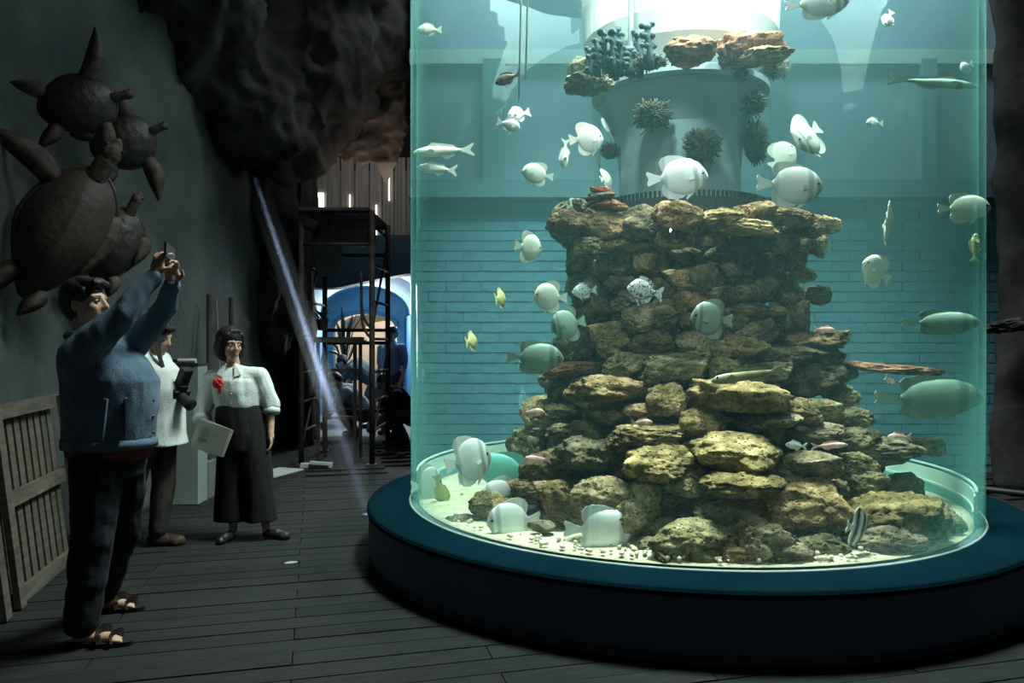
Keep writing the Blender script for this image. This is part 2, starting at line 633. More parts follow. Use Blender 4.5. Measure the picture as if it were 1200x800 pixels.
# ================================================================ blue brick wall behind the tank
WD = 8.75
M['brick'] = mat('blue_painted_brick', (0.080, 0.215, 0.29), (0.098, 0.245, 0.32), 2.0, .75, .3, 25, vary=.04)
M['mortar'] = mat('blue_painted_mortar', (0.075, 0.21, 0.27), (0.085, 0.23, 0.29), 3, .85)
M['upper_blue'] = mat('grey_blue_upper_wall', (0.145, 0.215, 0.28), (0.175, 0.25, 0.315), 1.2, .8, .15, 18)
M['trim_blue'] = mat('slate_blue_trim', (0.085, 0.165, 0.205), (0.10, 0.19, 0.235), 2, .7)
M['pale_trim'] = mat('pale_aqua_trim', (0.28, 0.38, 0.39), (0.33, 0.43, 0.43), 2, .7)
xl, xr = -1.155, 5.62
bw = MB().box(((xl + xr) / 2, WD + .12, 3.3), (xr - xl, .2, 6.7)).build('wall_behind_tank', M['mortar'])
tag(bw, kind='structure')
BH, BWD = 0.116, 0.40
ztop = 3.08
cells = []
row = 0
z = ztop - BH
while z > 0.02:
    off = (row % 2) * BWD / 2
    x = xl - off
    while x < xr:
        x0, x1 = max(x, xl), min(x + BWD, xr)
        if x1 - x0 > .05:
            cells.append((x0, x1, z, row))
        x += BWD
    z -= BH
    row += 1
full = MB().box((0, 0, 0), (BWD - .014, .03, BH - .013)).mesh('brick', M['brick'])
rest = MB()
cnt = 0


def visible(x0, x1, z):
    px = 600 + 900 * (x0 + x1) / 2 / WD
    py = 400 + 900 * (EYE - z) / WD
    return (480 < px < 690 or 950 < px < 1160) and py < 545


for (x0, x1, z, row) in cells:
    c = ((x0 + x1) / 2, WD + .020, z + BH / 2)
    if cnt < 296 and visible(x0, x1, z):
        cnt += 1
        me = full if x1 - x0 > BWD - .01 else MB().box((0, 0, 0), (x1 - x0 - .014, .03, BH - .013)).mesh('brick', M['brick'])
        link('brick', me, bw, loc=(0, 0, 0)).location = (c[0], c[1] + random.uniform(-.004, .004), c[2])
    else:
        rest.box(c, (x1 - x0 - .014, .03, BH - .013))
o = rest.build('bricks_beyond', M['brick'], bw)
tag(o, kind='stuff')
# upper wall: plain grey-blue with a ledge, recessed window bays and a pale band
o = MB().box(((xl + xr) / 2, WD - .04, 3.18), (xr - xl, .30, .20)).build('trim_3', M['trim_blue'])
tag(o, kind='structure')
o = MB().box(((xl + xr) / 2, WD - .02, 4.68), (xr - xl, .16, .16)).build('trim_4', M['pale_trim'])
tag(o, kind='structure')
o = MB().box(((xl + xr) / 2, WD, 4.95), (xr - xl, .05, 3.3)).build('wall_behind_tank_upper', M['upper_blue'])
tag(o, kind='structure')
for i, (pa, pb) in enumerate([(566, 592), (702, 722), (900, 914), (1074, 1092)]):
    a, b = P(pa, 0, WD).x, P(pb, 0, WD).x
    o = MB().box(((a + b) / 2, WD - .06, 3.95), (b - a, .12, 1.4)).build('trim_%d' % (5 + i), M['trim_blue'])
    tag(o, kind='structure')

# ================================================================ tank
ZB = 0.343
M['navy_side'] = mat('navy_plinth_side', (0.042, 0.064, 0.105), (0.052, 0.076, 0.12), 2, .55, .1, 30)
M['navy_top'] = mat('teal_navy_plinth_top', (0.0020, 0.0105, 0.0175), (0.0026, 0.013, 0.021), 3, .8, .08, 40, spec=.0)

# clear acrylic: transmits, reflects by Fresnel, greener where it is looked through edge-on
am, t = newmat('clear_acrylic')
lw = t.n('ShaderNodeLayerWeight')
lw.inputs['Blend'].default_value = .10
rp = ramp(t, [(0.0, (.985, 1, .995)), (.45, (.90, .985, .965)), (1.0, (.50, .85, .76))])
t.l(lw.outputs['Facing'], rp.inputs['Fac'])
tr = t.n('ShaderNodeBsdfTransparent')
t.l(rp.outputs[0], tr.inputs[0])
gl = t.n('ShaderNodeBsdfGlossy')
gl.inputs['Roughness'].default_value = 0.0
fa = t.n('ShaderNodeLayerWeight')
fa.inputs['Blend'].default_value = .5
pw_ = t.n('ShaderNodeMath', operation='POWER')
t.l(fa.outputs['Facing'], pw_.inputs[0])
pw_.inputs[1].default_value = 5
fr = t.n('ShaderNodeMath', operation='MULTIPLY_ADD')
t.l(pw_.outputs[0], fr.inputs[0])
fr.inputs[1].default_value = .28
fr.inputs[2].default_value = .012
mx = t.n('ShaderNodeMixShader')
t.l(fr.outputs[0], mx.inputs[0])
t.l(tr.outputs[0], mx.inputs[1])
t.l(gl.outputs[0], mx.inputs[2])
tl = t.n('ShaderNodeBsdfTranslucent')
tl.inputs[0].default_value = (.22, .72, .64, 1)
p2 = t.n('ShaderNodeMath', operation='POWER')
t.l(fa.outputs['Facing'], p2.inputs[0])
p2.inputs[1].default_value = 7
m2 = t.n('ShaderNodeMath', operation='MULTIPLY')
t.l(p2.outputs[0], m2.inputs[0])
m2.inputs[1].default_value = .20
mx2 = t.n('ShaderNodeMixShader')
t.l(m2.outputs[0], mx2.inputs[0])
t.l(mx.outputs[0], mx2.inputs[1])
t.l(tl.outputs[0], mx2.inputs[2])
t.l(mx2.outputs[0], t.out.inputs['Surface'])

tank = empty('aquarium_tank', (TX, TY, 0), 'huge clear acrylic cylinder tank on a round navy plinth', 'aquarium')
N = 128
MB().lathe([(2.22, 0.0), (2.22, .03), (2.24, .05), (2.24, ZB - .012), (2.232, ZB - .003), (2.222, ZB), (0.02, ZB - .0), (0.02, 0.0)], N, closed=True).build('plinth', M['navy_side'], tank)
MB().lathe([(1.965, ZB + .001), (2.222, ZB + .001), (2.234, ZB - .002), (2.243, ZB - .012), (2.243, ZB - .03), (2.25, ZB - .03), (2.25, ZB - .008), (2.24, ZB + .006), (2.226, ZB + .010), (1.965, ZB + .010)], N, closed=True).build('plinth_top', M['navy_top'], tank, smooth=False)
MB().lathe([(1.948, ZB), (1.962, ZB), (1.960, ZB + .014), (1.951, ZB + .016)], N, closed=True).build('seal', mat('pale_silicone_seal', (.24, .32, .31), (.3, .38, .37), 8, .5), tank, smooth=True)
wallm = MB().lathe([(1.91, ZB + .0), (1.95, ZB + .0), (1.95, 5.25), (1.91, 5.25)], N, closed=True)
o = wallm.build('acrylic_wall', am, tank, smooth=True)
# inner foot ring of the tank: pale and aqua steps around the inside of the bottom edge
M['ring_w'] = mat('pale_foot_ring', (.46, .62, .58), (.55, .70, .66), 3, .4)
M['ring_a'] = mat('aqua_foot_ring', (.10, .48, .50), (.14, .56, .56), 3, .4)
def back_ring(r0, r1, z0, z1, m, nm):
    vs, fs = [], []
    k = 60
    for i in range(k + 1):
        a = math.radians(-33) + math.radians(221) * i / k
        for r, z in ((r0, z0), (r1, z0), (r1, z1), (r0, z1)):
            vs.append((r * math.cos(a), r * math.sin(a), z))
    for i in range(k):
        for j in range(4):
            fs.append((i * 4 + j, i * 4 + (j + 1) % 4, (i + 1) * 4 + (j + 1) % 4, (i + 1) * 4 + j))
    fs += [(0, 1, 2, 3), (k * 4 + 3, k * 4 + 2, k * 4 + 1, k * 4)]
    return MB().add(vs, fs).build(nm, m, tank)
back_ring(1.885, 1.9085, ZB + .095, ZB + .185, M['ring_w'], 'foot_ring')
back_ring(1.89, 1.9085, ZB + .205, ZB + .216, M['ring_w'], 'foot_ring')
back_ring(1.875, 1.9085, ZB + .08, ZB + .095, M['ring_w'], 'foot_ring')
back_ring(1.885, 1.9085, ZB + .02, ZB + .08, M['ring_a'], 'foot_skirt')
def seam_ang(px):
    kx = (px - 600) / FPX
    A_q, B_q, C_q = kx * kx + 1, -2 * (kx * TX + TY), TX * TX + TY * TY - 1.93 ** 2
    dn = (-B_q - math.sqrt(B_q * B_q - 4 * A_q * C_q)) / (2 * A_q)
    return math.atan2(dn - TY, kx * dn - TX)


# bonded seam in the acrylic
a = math.atan2(-1, -.42)
for ang in (seam_ang(697),):
    MB().box((1.93 * math.cos(ang), 1.93 * math.sin(ang), 2.8), (.022, .022, 4.9), Euler((0, 0, ang)).to_matrix()).build('bonded_seam', am, tank)

# sand bed
sm = mat('pale_coral_sand', (.44, .43, .29), (.60, .58, .42), 14, .95, .6, 90, detail=8)
vs, fs = [], []
R, K = 22, 96
for i in range(R + 1):
    r = 1.895 * i / R
    for k in range(K):
        a = 2 * math.pi * k / K
        x, y = r * math.cos(a), r * math.sin(a)
        zz = ZB + .012 + .014 * (1 + fbm(Vector((x * 1.5, y * 1.5, 0)), 4)) + (.0 if r < 1.8 else -.02)
        vs.append((x, y, max(zz, ZB + .014)))
for i in range(R):
    for k in range(K):
        fs.append((i * K + k, i * K + (k + 1) % K, (i + 1) * K + (k + 1) % K, (i + 1) * K + k))
base = len(vs)
for k in range(K):
    a = 2 * math.pi * k / K
    vs.append((1.895 * math.cos(a), 1.895 * math.sin(a), ZB + .011))
for k in range(K):
    fs.append((R * K + k, R * K + (k + 1) % K, base + (k + 1) % K, base + k))
fs.append(tuple(base + k for k in range(K)))
o = MB().add(vs, fs).shift((TX, TY, 0)).build('sand_bed', sm, smooth=True)
tag(o, 'pale coral sand covering the floor of the tank', 'sand', kind='stuff')

# water: absorbs red, scatters a little
wm, t = newmat('aquarium_water')
va = t.n('ShaderNodeVolumeAbsorption')
va.inputs['Color'].default_value = (0.12, 0.80, 0.70, 1)
va.inputs['Density'].default_value = 0.095
vsn = t.n('ShaderNodeVolumeScatter')
vsn.inputs['Color'].default_value = (0.42, 0.92, 1.0, 1)
vsn.inputs['Density'].default_value = 0.030
vsn.inputs['Anisotropy'].default_value = 0.0
ad = t.n('ShaderNodeAddShader')
t.l(va.outputs[0], ad.inputs[0])
t.l(vsn.outputs[0], ad.inputs[1])
t.l(ad.outputs[0], t.out.inputs['Volume'])
o = MB().lathe([(1.908, ZB + .012), (1.908, 4.62), (0.01, 4.62), (0.01, ZB + .012)], N, closed=False)
o.f.append(tuple(range(3 * N, 4 * N)))
o.f.append(tuple(range(2 * N, 3 * N)))
# one closed cylinder
wv, wf = [], []
for z in (ZB + .012, 4.60):
    for k in range(N):
        a = 2 * math.pi * k / N
        wv.append((1.9095 * math.cos(a), 1.9095 * math.sin(a), z))
for k in range(N):
    wf.append((k, (k + 1) % N, N + (k + 1) % N, N + k))
wf.append(tuple(reversed(range(N))))
wf.append(tuple(range(N, 2 * N)))
water = MB().add(wv, wf).shift((TX, TY, 0)).build('tank_water', wm)
tag(water, 'blue-green water filling the cylinder tank', 'water', kind='stuff')
# rippled surface seen from below
sfm, t = newmat('water_surface')
fr = t.n('ShaderNodeFresnel')
fr.inputs['IOR'].default_value = 1.33
gl = t.n('ShaderNodeBsdfGlossy')
gl.inputs['Roughness'].default_value = .04
tr = t.n('ShaderNodeBsdfTransparent')
mx = t.n('ShaderNodeMixShader')
t.l(fr.outputs[0], mx.inputs[0])
t.l(tr.outputs[0], mx.inputs[1])
t.l(gl.outputs[0], mx.inputs[2])
t.l(mx.outputs[0], t.out.inputs['Surface'])
vs, fs = [], []
R = 40
for i in range(R + 1):
    r = 1.905 * i / R + .01
    for k in range(K):
        a = 2 * math.pi * k / K
        x, y = r * math.cos(a), r * math.sin(a)
        vs.append((x, y, 4.62 + .018 * mnoise.noise(Vector((x * 3.2, y * 3.2, 1))) + .02 * mnoise.noise(Vector((x * 1.1, y * 1.6, 7)))))
for i in range(R):
    for k in range(K):
        fs.append((i * K + k, i * K + (k + 1) % K, (i + 1) * K + (k + 1) % K, (i + 1) * K + k))
o = MB().add(vs, fs).shift((TX, TY, 0)).build('water_surface', sfm, smooth=True)
tag(o, 'rippled water surface at the top of the tank', 'water', kind='stuff')

# ================================================================ display column in the middle of the tank
M['shaded_col'] = mat('shaded_rendered_column', (.20, .275, .31), (.30, .37, .40), 2.5, .8, .25, 12, stretch=(1, 1, .35))  # shaded copy of the white render, the shade mixed into the colour
M['lit_drum'] = mat('lit_rendered_drum', (.78, .84, .83), (.88, .92, .91), 2.5, .8, .25, 12, stretch=(1, 1, .35))  # brightly lit copy of the same render
CX, CY = 1.235, 5.681
colm = empty('display_column', (CX, CY, 0), 'white rendered column widening into a flared head above the reef', 'column')
MB().lathe([(.44, .9), (.44, 2.72), (.455, 2.86), (.475, 2.98), (.53, 3.11), (.585, 3.20), (.585, 3.24), (.0101, 3.24), (.0101, .9)], 64, closed=True).build('shaft', M['shaded_col'], colm, smooth=False)
MB().lathe([(.0102, 3.245), (.60, 3.245), (.64, 3.26), (.64, 3.30), (.61, 3.315), (.0102, 3.315)], 64, closed=True).build('shelf', M['shaded_col'], colm)
MB().lathe([(.0103, 3.32), (.50, 3.32), (.52, 3.40), (.64, 3.52), (.70, 3.66), (.715, 3.9), (.715, 5.3), (.0103, 5.3)], 64, closed=True).build('upper_drum', M['lit_drum'], colm)
# narrow vertical pipes on the drum
pm = mat('grey_pvc_pipe', (.22, .27, .28), (.26, .3, .31), 4, .5)
for px in (739,):
    q = P(px, 0, 4.93)
    MB().tube([(q.x - CX, q.y - CY, 3.33), (q.x - CX, q.y - CY, 5.3)], .018, 10).build('pipe', pm, colm)

# black toothed ring on top of the reef
M['black_plastic'] = mat('black_plastic', (.012, .014, .015), (.018, .02, .02), 5, .5)
ring = empty('planter_ring', (CX, CY, 2.33), 'black toothed plastic ring around the column foot on top of the reef', 'ring')
MB().lathe([(.60, -.02), (.63, -.02), (.63, .10), (.60, .10)], 72, closed=True).build('band', M['black_plastic'], ring)
m = MB()
for k in range(120):
    a = 2 * math.pi * k / 120
    m.box((.615 * math.cos(a), .615 * math.sin(a), .118), (.018, .014, .05), Euler((0, 0, a)).to_matrix())
tag(m.build('teeth', M['black_plastic'], ring), kind='stuff')

# ================================================================ rocks
rm, t = newmat('porous_reef_rock')
b = t.n('ShaderNodeBsdfPrincipled')
b.inputs['Roughness'].default_value = .95
b.inputs['Specular IOR Level'].default_value = .12
tc = t.n('ShaderNodeTexCoord')
oi = t.n('ShaderNodeObjectInfo')
vm = t.n('ShaderNodeVectorMath', operation='ADD')
sc1 = t.n('ShaderNodeVectorMath', operation='SCALE')
cmb = t.n('ShaderNodeCombineXYZ')
for k in range(3):
    t.l(oi.outputs['Random'], cmb.inputs[k])
t.l(cmb.outputs[0], sc1.inputs[0])
sc1.inputs['Scale'].default_value = 37
geo = t.n('ShaderNodeNewGeometry')
t.l(geo.outputs['Position'], vm.inputs[0])
t.l(sc1.outputs[0], vm.inputs[1])
n1 = t.n('ShaderNodeTexNoise')
n1.inputs['Scale'].default_value = 7
n1.inputs['Detail'].default_value = 9
n1.inputs['Roughness'].default_value = .68
t.l(vm.outputs[0], n1.inputs['Vector'])
r1 = ramp(t, [(.32, (.060, .053, .034)), (.45, (.172, .145, .088)), (.55, (.33, .268, .165)), (.70, (.62, .535, .385))])
t.l(n1.outputs['Fac'], r1.inputs['Fac'])
vo = t.n('ShaderNodeTexVoronoi')
vo.inputs['Scale'].default_value = 42
t.l(vm.outputs[0], vo.inputs['Vector'])
r2 = ramp(t, [(.12, (.22, .20, .17)), (.36, (1, 1, 1))])
t.l(vo.outputs['Distance'], r2.inputs['Fac'])
mul = t.n('ShaderNodeMix', data_type='RGBA', blend_type='MULTIPLY')
mul.inputs['Factor'].default_value = .8
t.l(r1.outputs[0], mul.inputs['A'])
t.l(r2.outputs[0], mul.inputs['B'])
hs = t.n('ShaderNodeHueSaturation')
mr = t.n('ShaderNodeMapRange')
mr.inputs['To Min'].default_value = .72
mr.inputs['To Max'].default_value = 1.2
t.l(oi.outputs['Random'], mr.inputs['Value'])
t.l(mr.outputs[0], hs.inputs['Value'])
t.l(mul.outputs['Result'], hs.inputs['Color'])
mo = t.n('ShaderNodeMix', data_type='RGBA', blend_type='MULTIPLY')
mo.inputs['Factor'].default_value = 1
t.l(hs.outputs[0], mo.inputs['A'])
t.l(oi.outputs['Color'], mo.inputs['B'])
t.l(mo.outputs['Result'], b.inputs['Base Color'])
n2 = t.n('ShaderNodeTexNoise')
n2.inputs['Scale'].default_value = 24
n2.inputs['Detail'].default_value = 9
n2.inputs['Roughness'].default_value = .7
t.l(vm.outputs[0], n2.inputs['Vector'])
mth = t.n('ShaderNodeMath', operation='MULTIPLY')
t.l(n2.outputs['Fac'], mth.inputs[0])
t.l(r2.outputs[0], mth.inputs[1])
bp = t.n('ShaderNodeBump')
bp.inputs['Strength'].default_value = .9
bp.inputs['Distance'].default_value = .03
t.l(mth.outputs[0], bp.inputs['Height'])
t.l(bp.outputs[0], b.inputs['Normal'])
t.l(b.outputs[0], t.out.inputs['Surface'])
M['rock'] = rm


def rock_mesh(seed, kind):
    bm = bmesh.new()
    bmesh.ops.create_icosphere(bm, subdivisions=5 if kind != 'small' else 4, radius=1)
    rs = random.Random(seed)
    off = Vector((rs.uniform(-50, 50), rs.uniform(-50, 50), rs.uniform(-50, 50)))
    planes = []
    for k in range({'angular': 9, 'slab': 4, 'round': 3, 'small': 4}[kind]):
        n = Vector((rs.gauss(0, 1), rs.gauss(0, 1), rs.gauss(0, .7))).normalized()
        planes.append((n, rs.uniform(.55, .85)))
    if kind == 'slab':
        planes += [(Vector((rs.uniform(-.12, .12), rs.uniform(-.12, .12), 1)).normalized(), .55), (Vector((0, 0, -1)), .6)]
    for v in bm.verts:
        p = v.co.copy()
        d = 1 + .30 * mnoise.fractal(p * 1.1 + off, 1, 2, 3)
        q = p * d
        for n, h in planes:
            e = q.dot(n) - h
            if e > 0:
                q -= n * e * .85
        pn = p.normalized()
        q += pn * (.10 * mnoise.fractal(p * 3.0 + off, .8, 2.1, 4) + .05 * mnoise.fractal(p * 8.0 - off, .7, 2.1, 3))
        cell = mnoise.voronoi(p * 4.2 + off)[0][0]
        q -= pn * max(0, .30 - cell) * .28
        v.co = q
    xs = [v.co.x for v in bm.verts]; ys = [v.co.y for v in bm.verts]; zs = [v.co.z for v in bm.verts]
    c = Vector(((max(xs) + min(xs)) / 2, (max(ys) + min(ys)) / 2, (max(zs) + min(zs)) / 2))
    s = ((max(xs) - min(xs)) / 2, (max(ys) - min(ys)) / 2, (max(zs) - min(zs)) / 2)
    for v in bm.verts:
        v.co = Vector(((v.co.x - c.x) / s[0], (v.co.y - c.y) / s[1], (v.co.z - c.z) / s[2]))
    me = bpy.data.meshes.new('stone')
    bm.to_mesh(me)
    bm.free()
    me.polygons.foreach_set('use_smooth', [True] * len(me.polygons))
    me.materials.append(rm)
    return me


ROCKS = {k: [rock_mesh(i * 7 + hash_k, k) for i in range(c)] for hash_k, (k, c) in enumerate([('round', 8), ('slab', 7), ('angular', 6), ('small', 4)])}

reef = empty('rock_reef', (TX, TY, ZB), 'tall tower of stacked tan porous stones in the middle of the tank', 'rock reef')

HW = [(225, 150, 805), (250, 168, 814), (285, 150, 818), (300, 128, 818), (350, 132, 822), (400, 140, 826), (440, 165, 830), (480, 195, 838), (520, 222, 850), (560, 245, 850), (600, 268, 845), (640, 290, 842), (690, 300, 840)]


def prof(y):
    for (a, b) in zip(HW[:-1], HW[1:]):
        if y <= b[0]:
            f = max(0, (y - a[0]) / (b[0] - a[0]))
            return a[1] + (b[1] - a[1]) * f, a[2] + (b[2] - a[2]) * f
    return HW[-1][1], HW[-1][2]


def reef_depth(px, py, bulge=0.0):
    hw, cx = prof(py)
    u = max(-.97, min(.97, (px - cx) / hw))
    r = hw / 900 * 5.35
    return TY - .12 - r * math.sqrt(1 - u * u) * .86 - bulge


TAN, BRN, GRY, GRN, DRK, RED, YEL, LIT = (1, 1, 1), (1.0, .84, .68), (.70, .74, .72), (.82, .88, .72), (.45, .48, .48), (1.0, .62, .55), (1.25, 1.15, .85), (1.35, 1.3, 1.15)
rk = 0


def stone(px, py, w, h, tilt=0, kind='round', tone=TAN, bulge=0.0, dep=None, thick=.8, parent=reef, name='stone'):
    global rk
    rk += 1
    d = dep if dep is not None else reef_depth(px, py, bulge)
    yb = py + h / 2
    if dep is None and yb > 575:          # foot stones rest on the sand
        d = min(d, FPX * (EYE - ZB - .045) / (yb - 400) + .6 * min(w / 2 / 900 * d * thick, .34))
    sy = min(max(w / 2 / 900 * d * thick, h / 2 / 900 * d), .34)
    if dep is None:                       # keep every stone inside the acrylic
        for kx in ((px - 600) / FPX, (px - w * .45 - 600) / FPX, (px + w * .45 - 600) / FPX):
            A_q, B_q, C_q = kx * kx + 1, -2 * (kx * TX + TY), TX * TX + TY * TY - 1.86 ** 2
            disc = B_q * B_q - 4 * A_q * C_q
            if disc <= 0:
                continue
            dn, df = (-B_q - math.sqrt(disc)) / (2 * A_q), (-B_q + math.sqrt(disc)) / (2 * A_q)
            d = min(max(d, dn + sy * (.95 if kx == (px - 600) / FPX else .25)), df - .1)
            if d - sy < dn and kx == (px - 600) / FPX:
                sy = max(.06, d - dn - .01)
    c = P(px, py, d)
    me = ROCKS[kind][rk % len(ROCKS[kind])]
    sx, sz = w / 2 / 900 * d * 1.06, h / 2 / 900 * d * 1.10
    flip = math.pi if rk % 3 == 0 else 0
    loc = c - Vector(parent.location) if parent is not None else c
    o = link(name, me, parent, loc=loc, rot=(0, math.radians(tilt), flip), scale=(sx, sy, sz))
    o.color = (*tone, 1)
    return o


R_, S_, A_ = 'round', 'slab', 'angular'
STONES = [
    # crown
    (668, 262, 54, 30, 8, R_, BRN), (716, 264, 56, 34, 2, R_, BRN), (711, 241, 46, 16, 0, R_, RED), (754, 262, 50, 36, 0, R_, GRY), (793, 254, 58, 36, 0, R_, BRN, .10), (791, 280, 48, 18, 0, S_, BRN, .08),
    (737, 287, 68, 16, 2, S_, YEL), (760, 304, 38, 36, 0, A_, BRN, .05), (692, 290, 40, 24, 0, R_, GRN), (697, 304, 28, 18, 0, R_, GRY), (727, 311, 62, 34, 0, A_, GRY), (812, 268, 34, 20, 0, R_, TAN),
    (845, 255, 52, 20, -6, R_, YEL, .06), (880, 249, 56, 22, -8, S_, BRN), (872, 267, 74, 16, -4, S_, YEL, .08), (925, 254, 62, 22, 4, R_, BRN), (966, 263, 40, 18, 8, S_, YEL), (942, 271, 54, 16, 4, S_, BRN),
    (836, 279, 36, 18, 0, A_, BRN), (915, 285, 50, 22, 0, S_, TAN), (955, 284, 34, 28, -28, S_, GRN), (880, 286, 56, 26, 0, R_, DRK), (806, 301, 44, 20, 0, R_, GRN), (846, 298, 40, 20, 0, R_, GRY),
    (915, 304, 32, 28, 0, A_, TAN), (933, 300, 26, 36, 20, A_, GRN), (936, 322, 34, 22, 14, R_, YEL), (903, 322, 36, 26, 0, R_, GRY), (958, 346, 30, 22, 8, A_, GRN), (880, 308, 40, 24, 0, R_, DRK),
    # upper shaft
    (800, 326, 50, 28, -4, R_, YEL), (826, 326, 42, 34, 0, R_, GRY, .06), (862, 313, 42, 24, 6, S_, TAN), (858, 343, 62, 18, -2, S_, TAN, .06), (893, 338, 36, 32, 0, R_, GRY), (925, 345, 36, 30, 0, R_, TAN),
    (775, 338, 34, 26, 0, R_, GRY), (702, 336, 36, 26, 0, R_, TAN), (728, 331, 40, 24, 0, R_, GRY), (748, 348, 44, 18, 0, S_, TAN), (806, 355, 46, 28, 0, R_, BRN), (775, 358, 30, 20, 0, R_, GRY),
    (703, 362, 38, 26, 0, R_, GRN), (735, 355, 40, 18, -6, S_, TAN), (762, 373, 64, 34, -2, R_, TAN, .05), (814, 375, 34, 24, 0, R_, GRY), (716, 398, 58, 42, 6, R_, YEL, .03), (763, 402, 46, 32, 0, R_, BRN, .04),
    (736, 429, 58, 32, 0, R_, GRN, .06), (792, 430, 86, 32, -4, S_, GRN, .06), (674, 432, 86, 17, 3, S_, RED, .04), (812, 400, 44, 28, 0, R_, TAN), (836, 412, 40, 26, 0, R_, GRN),
    (855, 372, 40, 32, 0, R_, GRY), (888, 364, 70, 12, 0, S_, YEL, .06), (885, 384, 52, 32, 0, A_, TAN), (934, 374, 38, 50, 0, A_, TAN), (910, 372, 26, 34, 0, R_, GRY), (868, 408, 66, 28, 4, R_, YEL), (905, 418, 50, 26, 0, R_, GRY),
    (953, 399, 102, 22, -2, S_, BRN, .14), (935, 418, 66, 24, 0, R_, DRK, .05), (850, 432, 50, 24, 0, S_, GRN, .04), (895, 436, 70, 22, -4, S_, GRY), (955, 445, 70, 40, 0, R_, DRK), (968, 420, 44, 24, 0, R_, GRN),
    # waist
    (714, 457, 102, 34, 2, R_, BRN, .12), (780, 467, 48, 38, 4, R_, YEL, .10), (656, 461, 28, 24, 0, R_, GRN), (656, 486, 44, 26, 0, R_, GRN), (710, 487, 44, 22, 0, R_, GRN, .05), (752, 482, 44, 20, -6, R_, BRN, .04),
    (868, 464, 122, 36, 3, S_, YEL, .18), (820, 470, 40, 30, 0, R_, GRN), (932, 481, 58, 30, -6, R_, YEL, .10), (822, 493, 54, 36, 0, R_, YEL, .08), (900, 493, 70, 20, -4, S_, GRN, .10), (962, 482, 46, 28, 0, R_, GRN),
    (985, 465, 44, 30, 0, R_, GRY), (988, 436, 36, 22, 0, R_, GRN), (1042, 432, 118, 11, -5, S_, RED, .05), (690, 505, 60, 24, 0, R_, GRN), (640, 507, 36, 12, 8, S_, TAN), (665, 506, 50, 20, 0, R_, GRY),
    (760, 509, 92, 20, 0, S_, YEL, .12), (793, 508, 36, 22, 0, R_, GRN), (955, 507, 64, 28, 0, R_, TAN, .04), (1000, 490, 50, 28, 0, R_, GRN), (1000, 515, 60, 28, 0, R_, GRN), (730, 522, 44, 28, 0, R_, GRY),
    # belly
    (690, 532, 92, 42, 2, R_, GRY, .06), (772, 540, 84, 42, 0, R_, YEL, .16), (650, 548, 84, 42, 12, R_, BRN, .05), (612, 580, 46, 24, 0, R_, BRN), (655, 582, 64, 40, 10, R_, BRN, .10), (704, 581, 70, 48, -6, R_, LIT, .16),
    (752, 586, 44, 48, 0, R_, GRN, .08), (866, 529, 112, 44, 0, R_, YEL, .20), (812, 530, 40, 32, 0, R_, GRN), (806, 563, 54, 34, 8, R_, GRN, .10), (868, 566, 94, 28, -2, R_, YEL, .24), (948, 546, 68, 34, 2, R_, TAN, .10),
    (1030, 527, 96, 32, -2, R_, TAN, .04), (1085, 523, 50, 20, 4, S_, YEL), (1000, 545, 54, 30, 0, R_, GRN), (1060, 570, 54, 32, -14, R_, TAN, .04), (1010, 565, 60, 34, 0, R_, GRN), (970, 572, 50, 30, 0, R_, GRY),
    (915, 555, 40, 30, 0, R_, GRY), (838, 588, 60, 30, 0, R_, DRK), (772, 565, 50, 26, 0, R_, GRY),
    # foot
    (934, 594, 128, 74, 8, A_, BRN, 0, 4.3), (797, 597, 62, 32, -4, R_, BRN, 0, 4.55), (806, 630, 96, 44, 0, R_, GRN, .16), (888, 634, 82, 56, 14, R_, TAN, .26), (888, 661, 78, 26, 3, R_, BRN, .34), (820, 658, 48, 34, -6, R_, GRN, .30),
    (946, 664, 50, 16, 0, R_, GRN, .30), (955, 640, 70, 40, 0, R_, GRN, 0, 4.3), (776, 628, 72, 46, 0, R_, GRN, 0, 4.35), (742, 605, 50, 40, 0, R_, GRN, .10), (572, 590, 44, 30, -10, R_, GRN), (553, 616, 62, 22, -10, R_, TAN, .10),
    (645, 606, 80, 44, 0, R_, DRK, 0, 4.85), (690, 616, 70, 46, 0, R_, GRN, 0, 4.7), (850, 605, 70, 36, 0, R_, GRN, .08), (622, 574, 56, 30, 4, R_, BRN, 0, 4.85), (598, 596, 46, 26, 0, R_, BRN, 0, 4.75), (668, 602, 66, 34, 0, R_, BRN, 0, 4.6), (728, 600, 60, 40, 0, R_, GRN, 0, 4.45), (640, 560, 60, 28, 0, R_, TAN, 0, 4.9), (1048, 606, 124, 62, 8, R_, YEL, .10), (1012, 634, 96, 56, 0, R_, TAN, 0, 4.5), (1072, 634, 44, 22, 12, R_, TAN, .02),
    (1000, 592, 60, 40, 0, R_, GRN, 0, 4.7), (720, 602, 40, 30, 0, R_, TAN), (1085, 605, 50, 40, 0, R_, GRN), (962, 662, 44, 16, 0, R_, TAN, .25), (1055, 645, 60, 26, 4, R_, GRN, .18),
    (800, 646, 60, 36, 0, R_, GRN, 0, 4.02), (856, 648, 80, 40, -3, R_, BRN, 0, 3.98), (916, 650, 70, 36, 4, R_, TAN, 0, 3.96), (964, 642, 60, 36, 0, R_, GRN, 0, 4.08), (1036, 632, 80, 40, 0, R_, TAN, 0, 4.14), (1084, 622, 54, 32, 6, R_, GRN, 0, 4.3), (764, 640, 40, 22, 0, R_, TAN, 0, 4.1), (1112, 612, 34, 26, 8, R_, GRN, 0, 4.45),
]
for s in STONES:
    stone(*s)
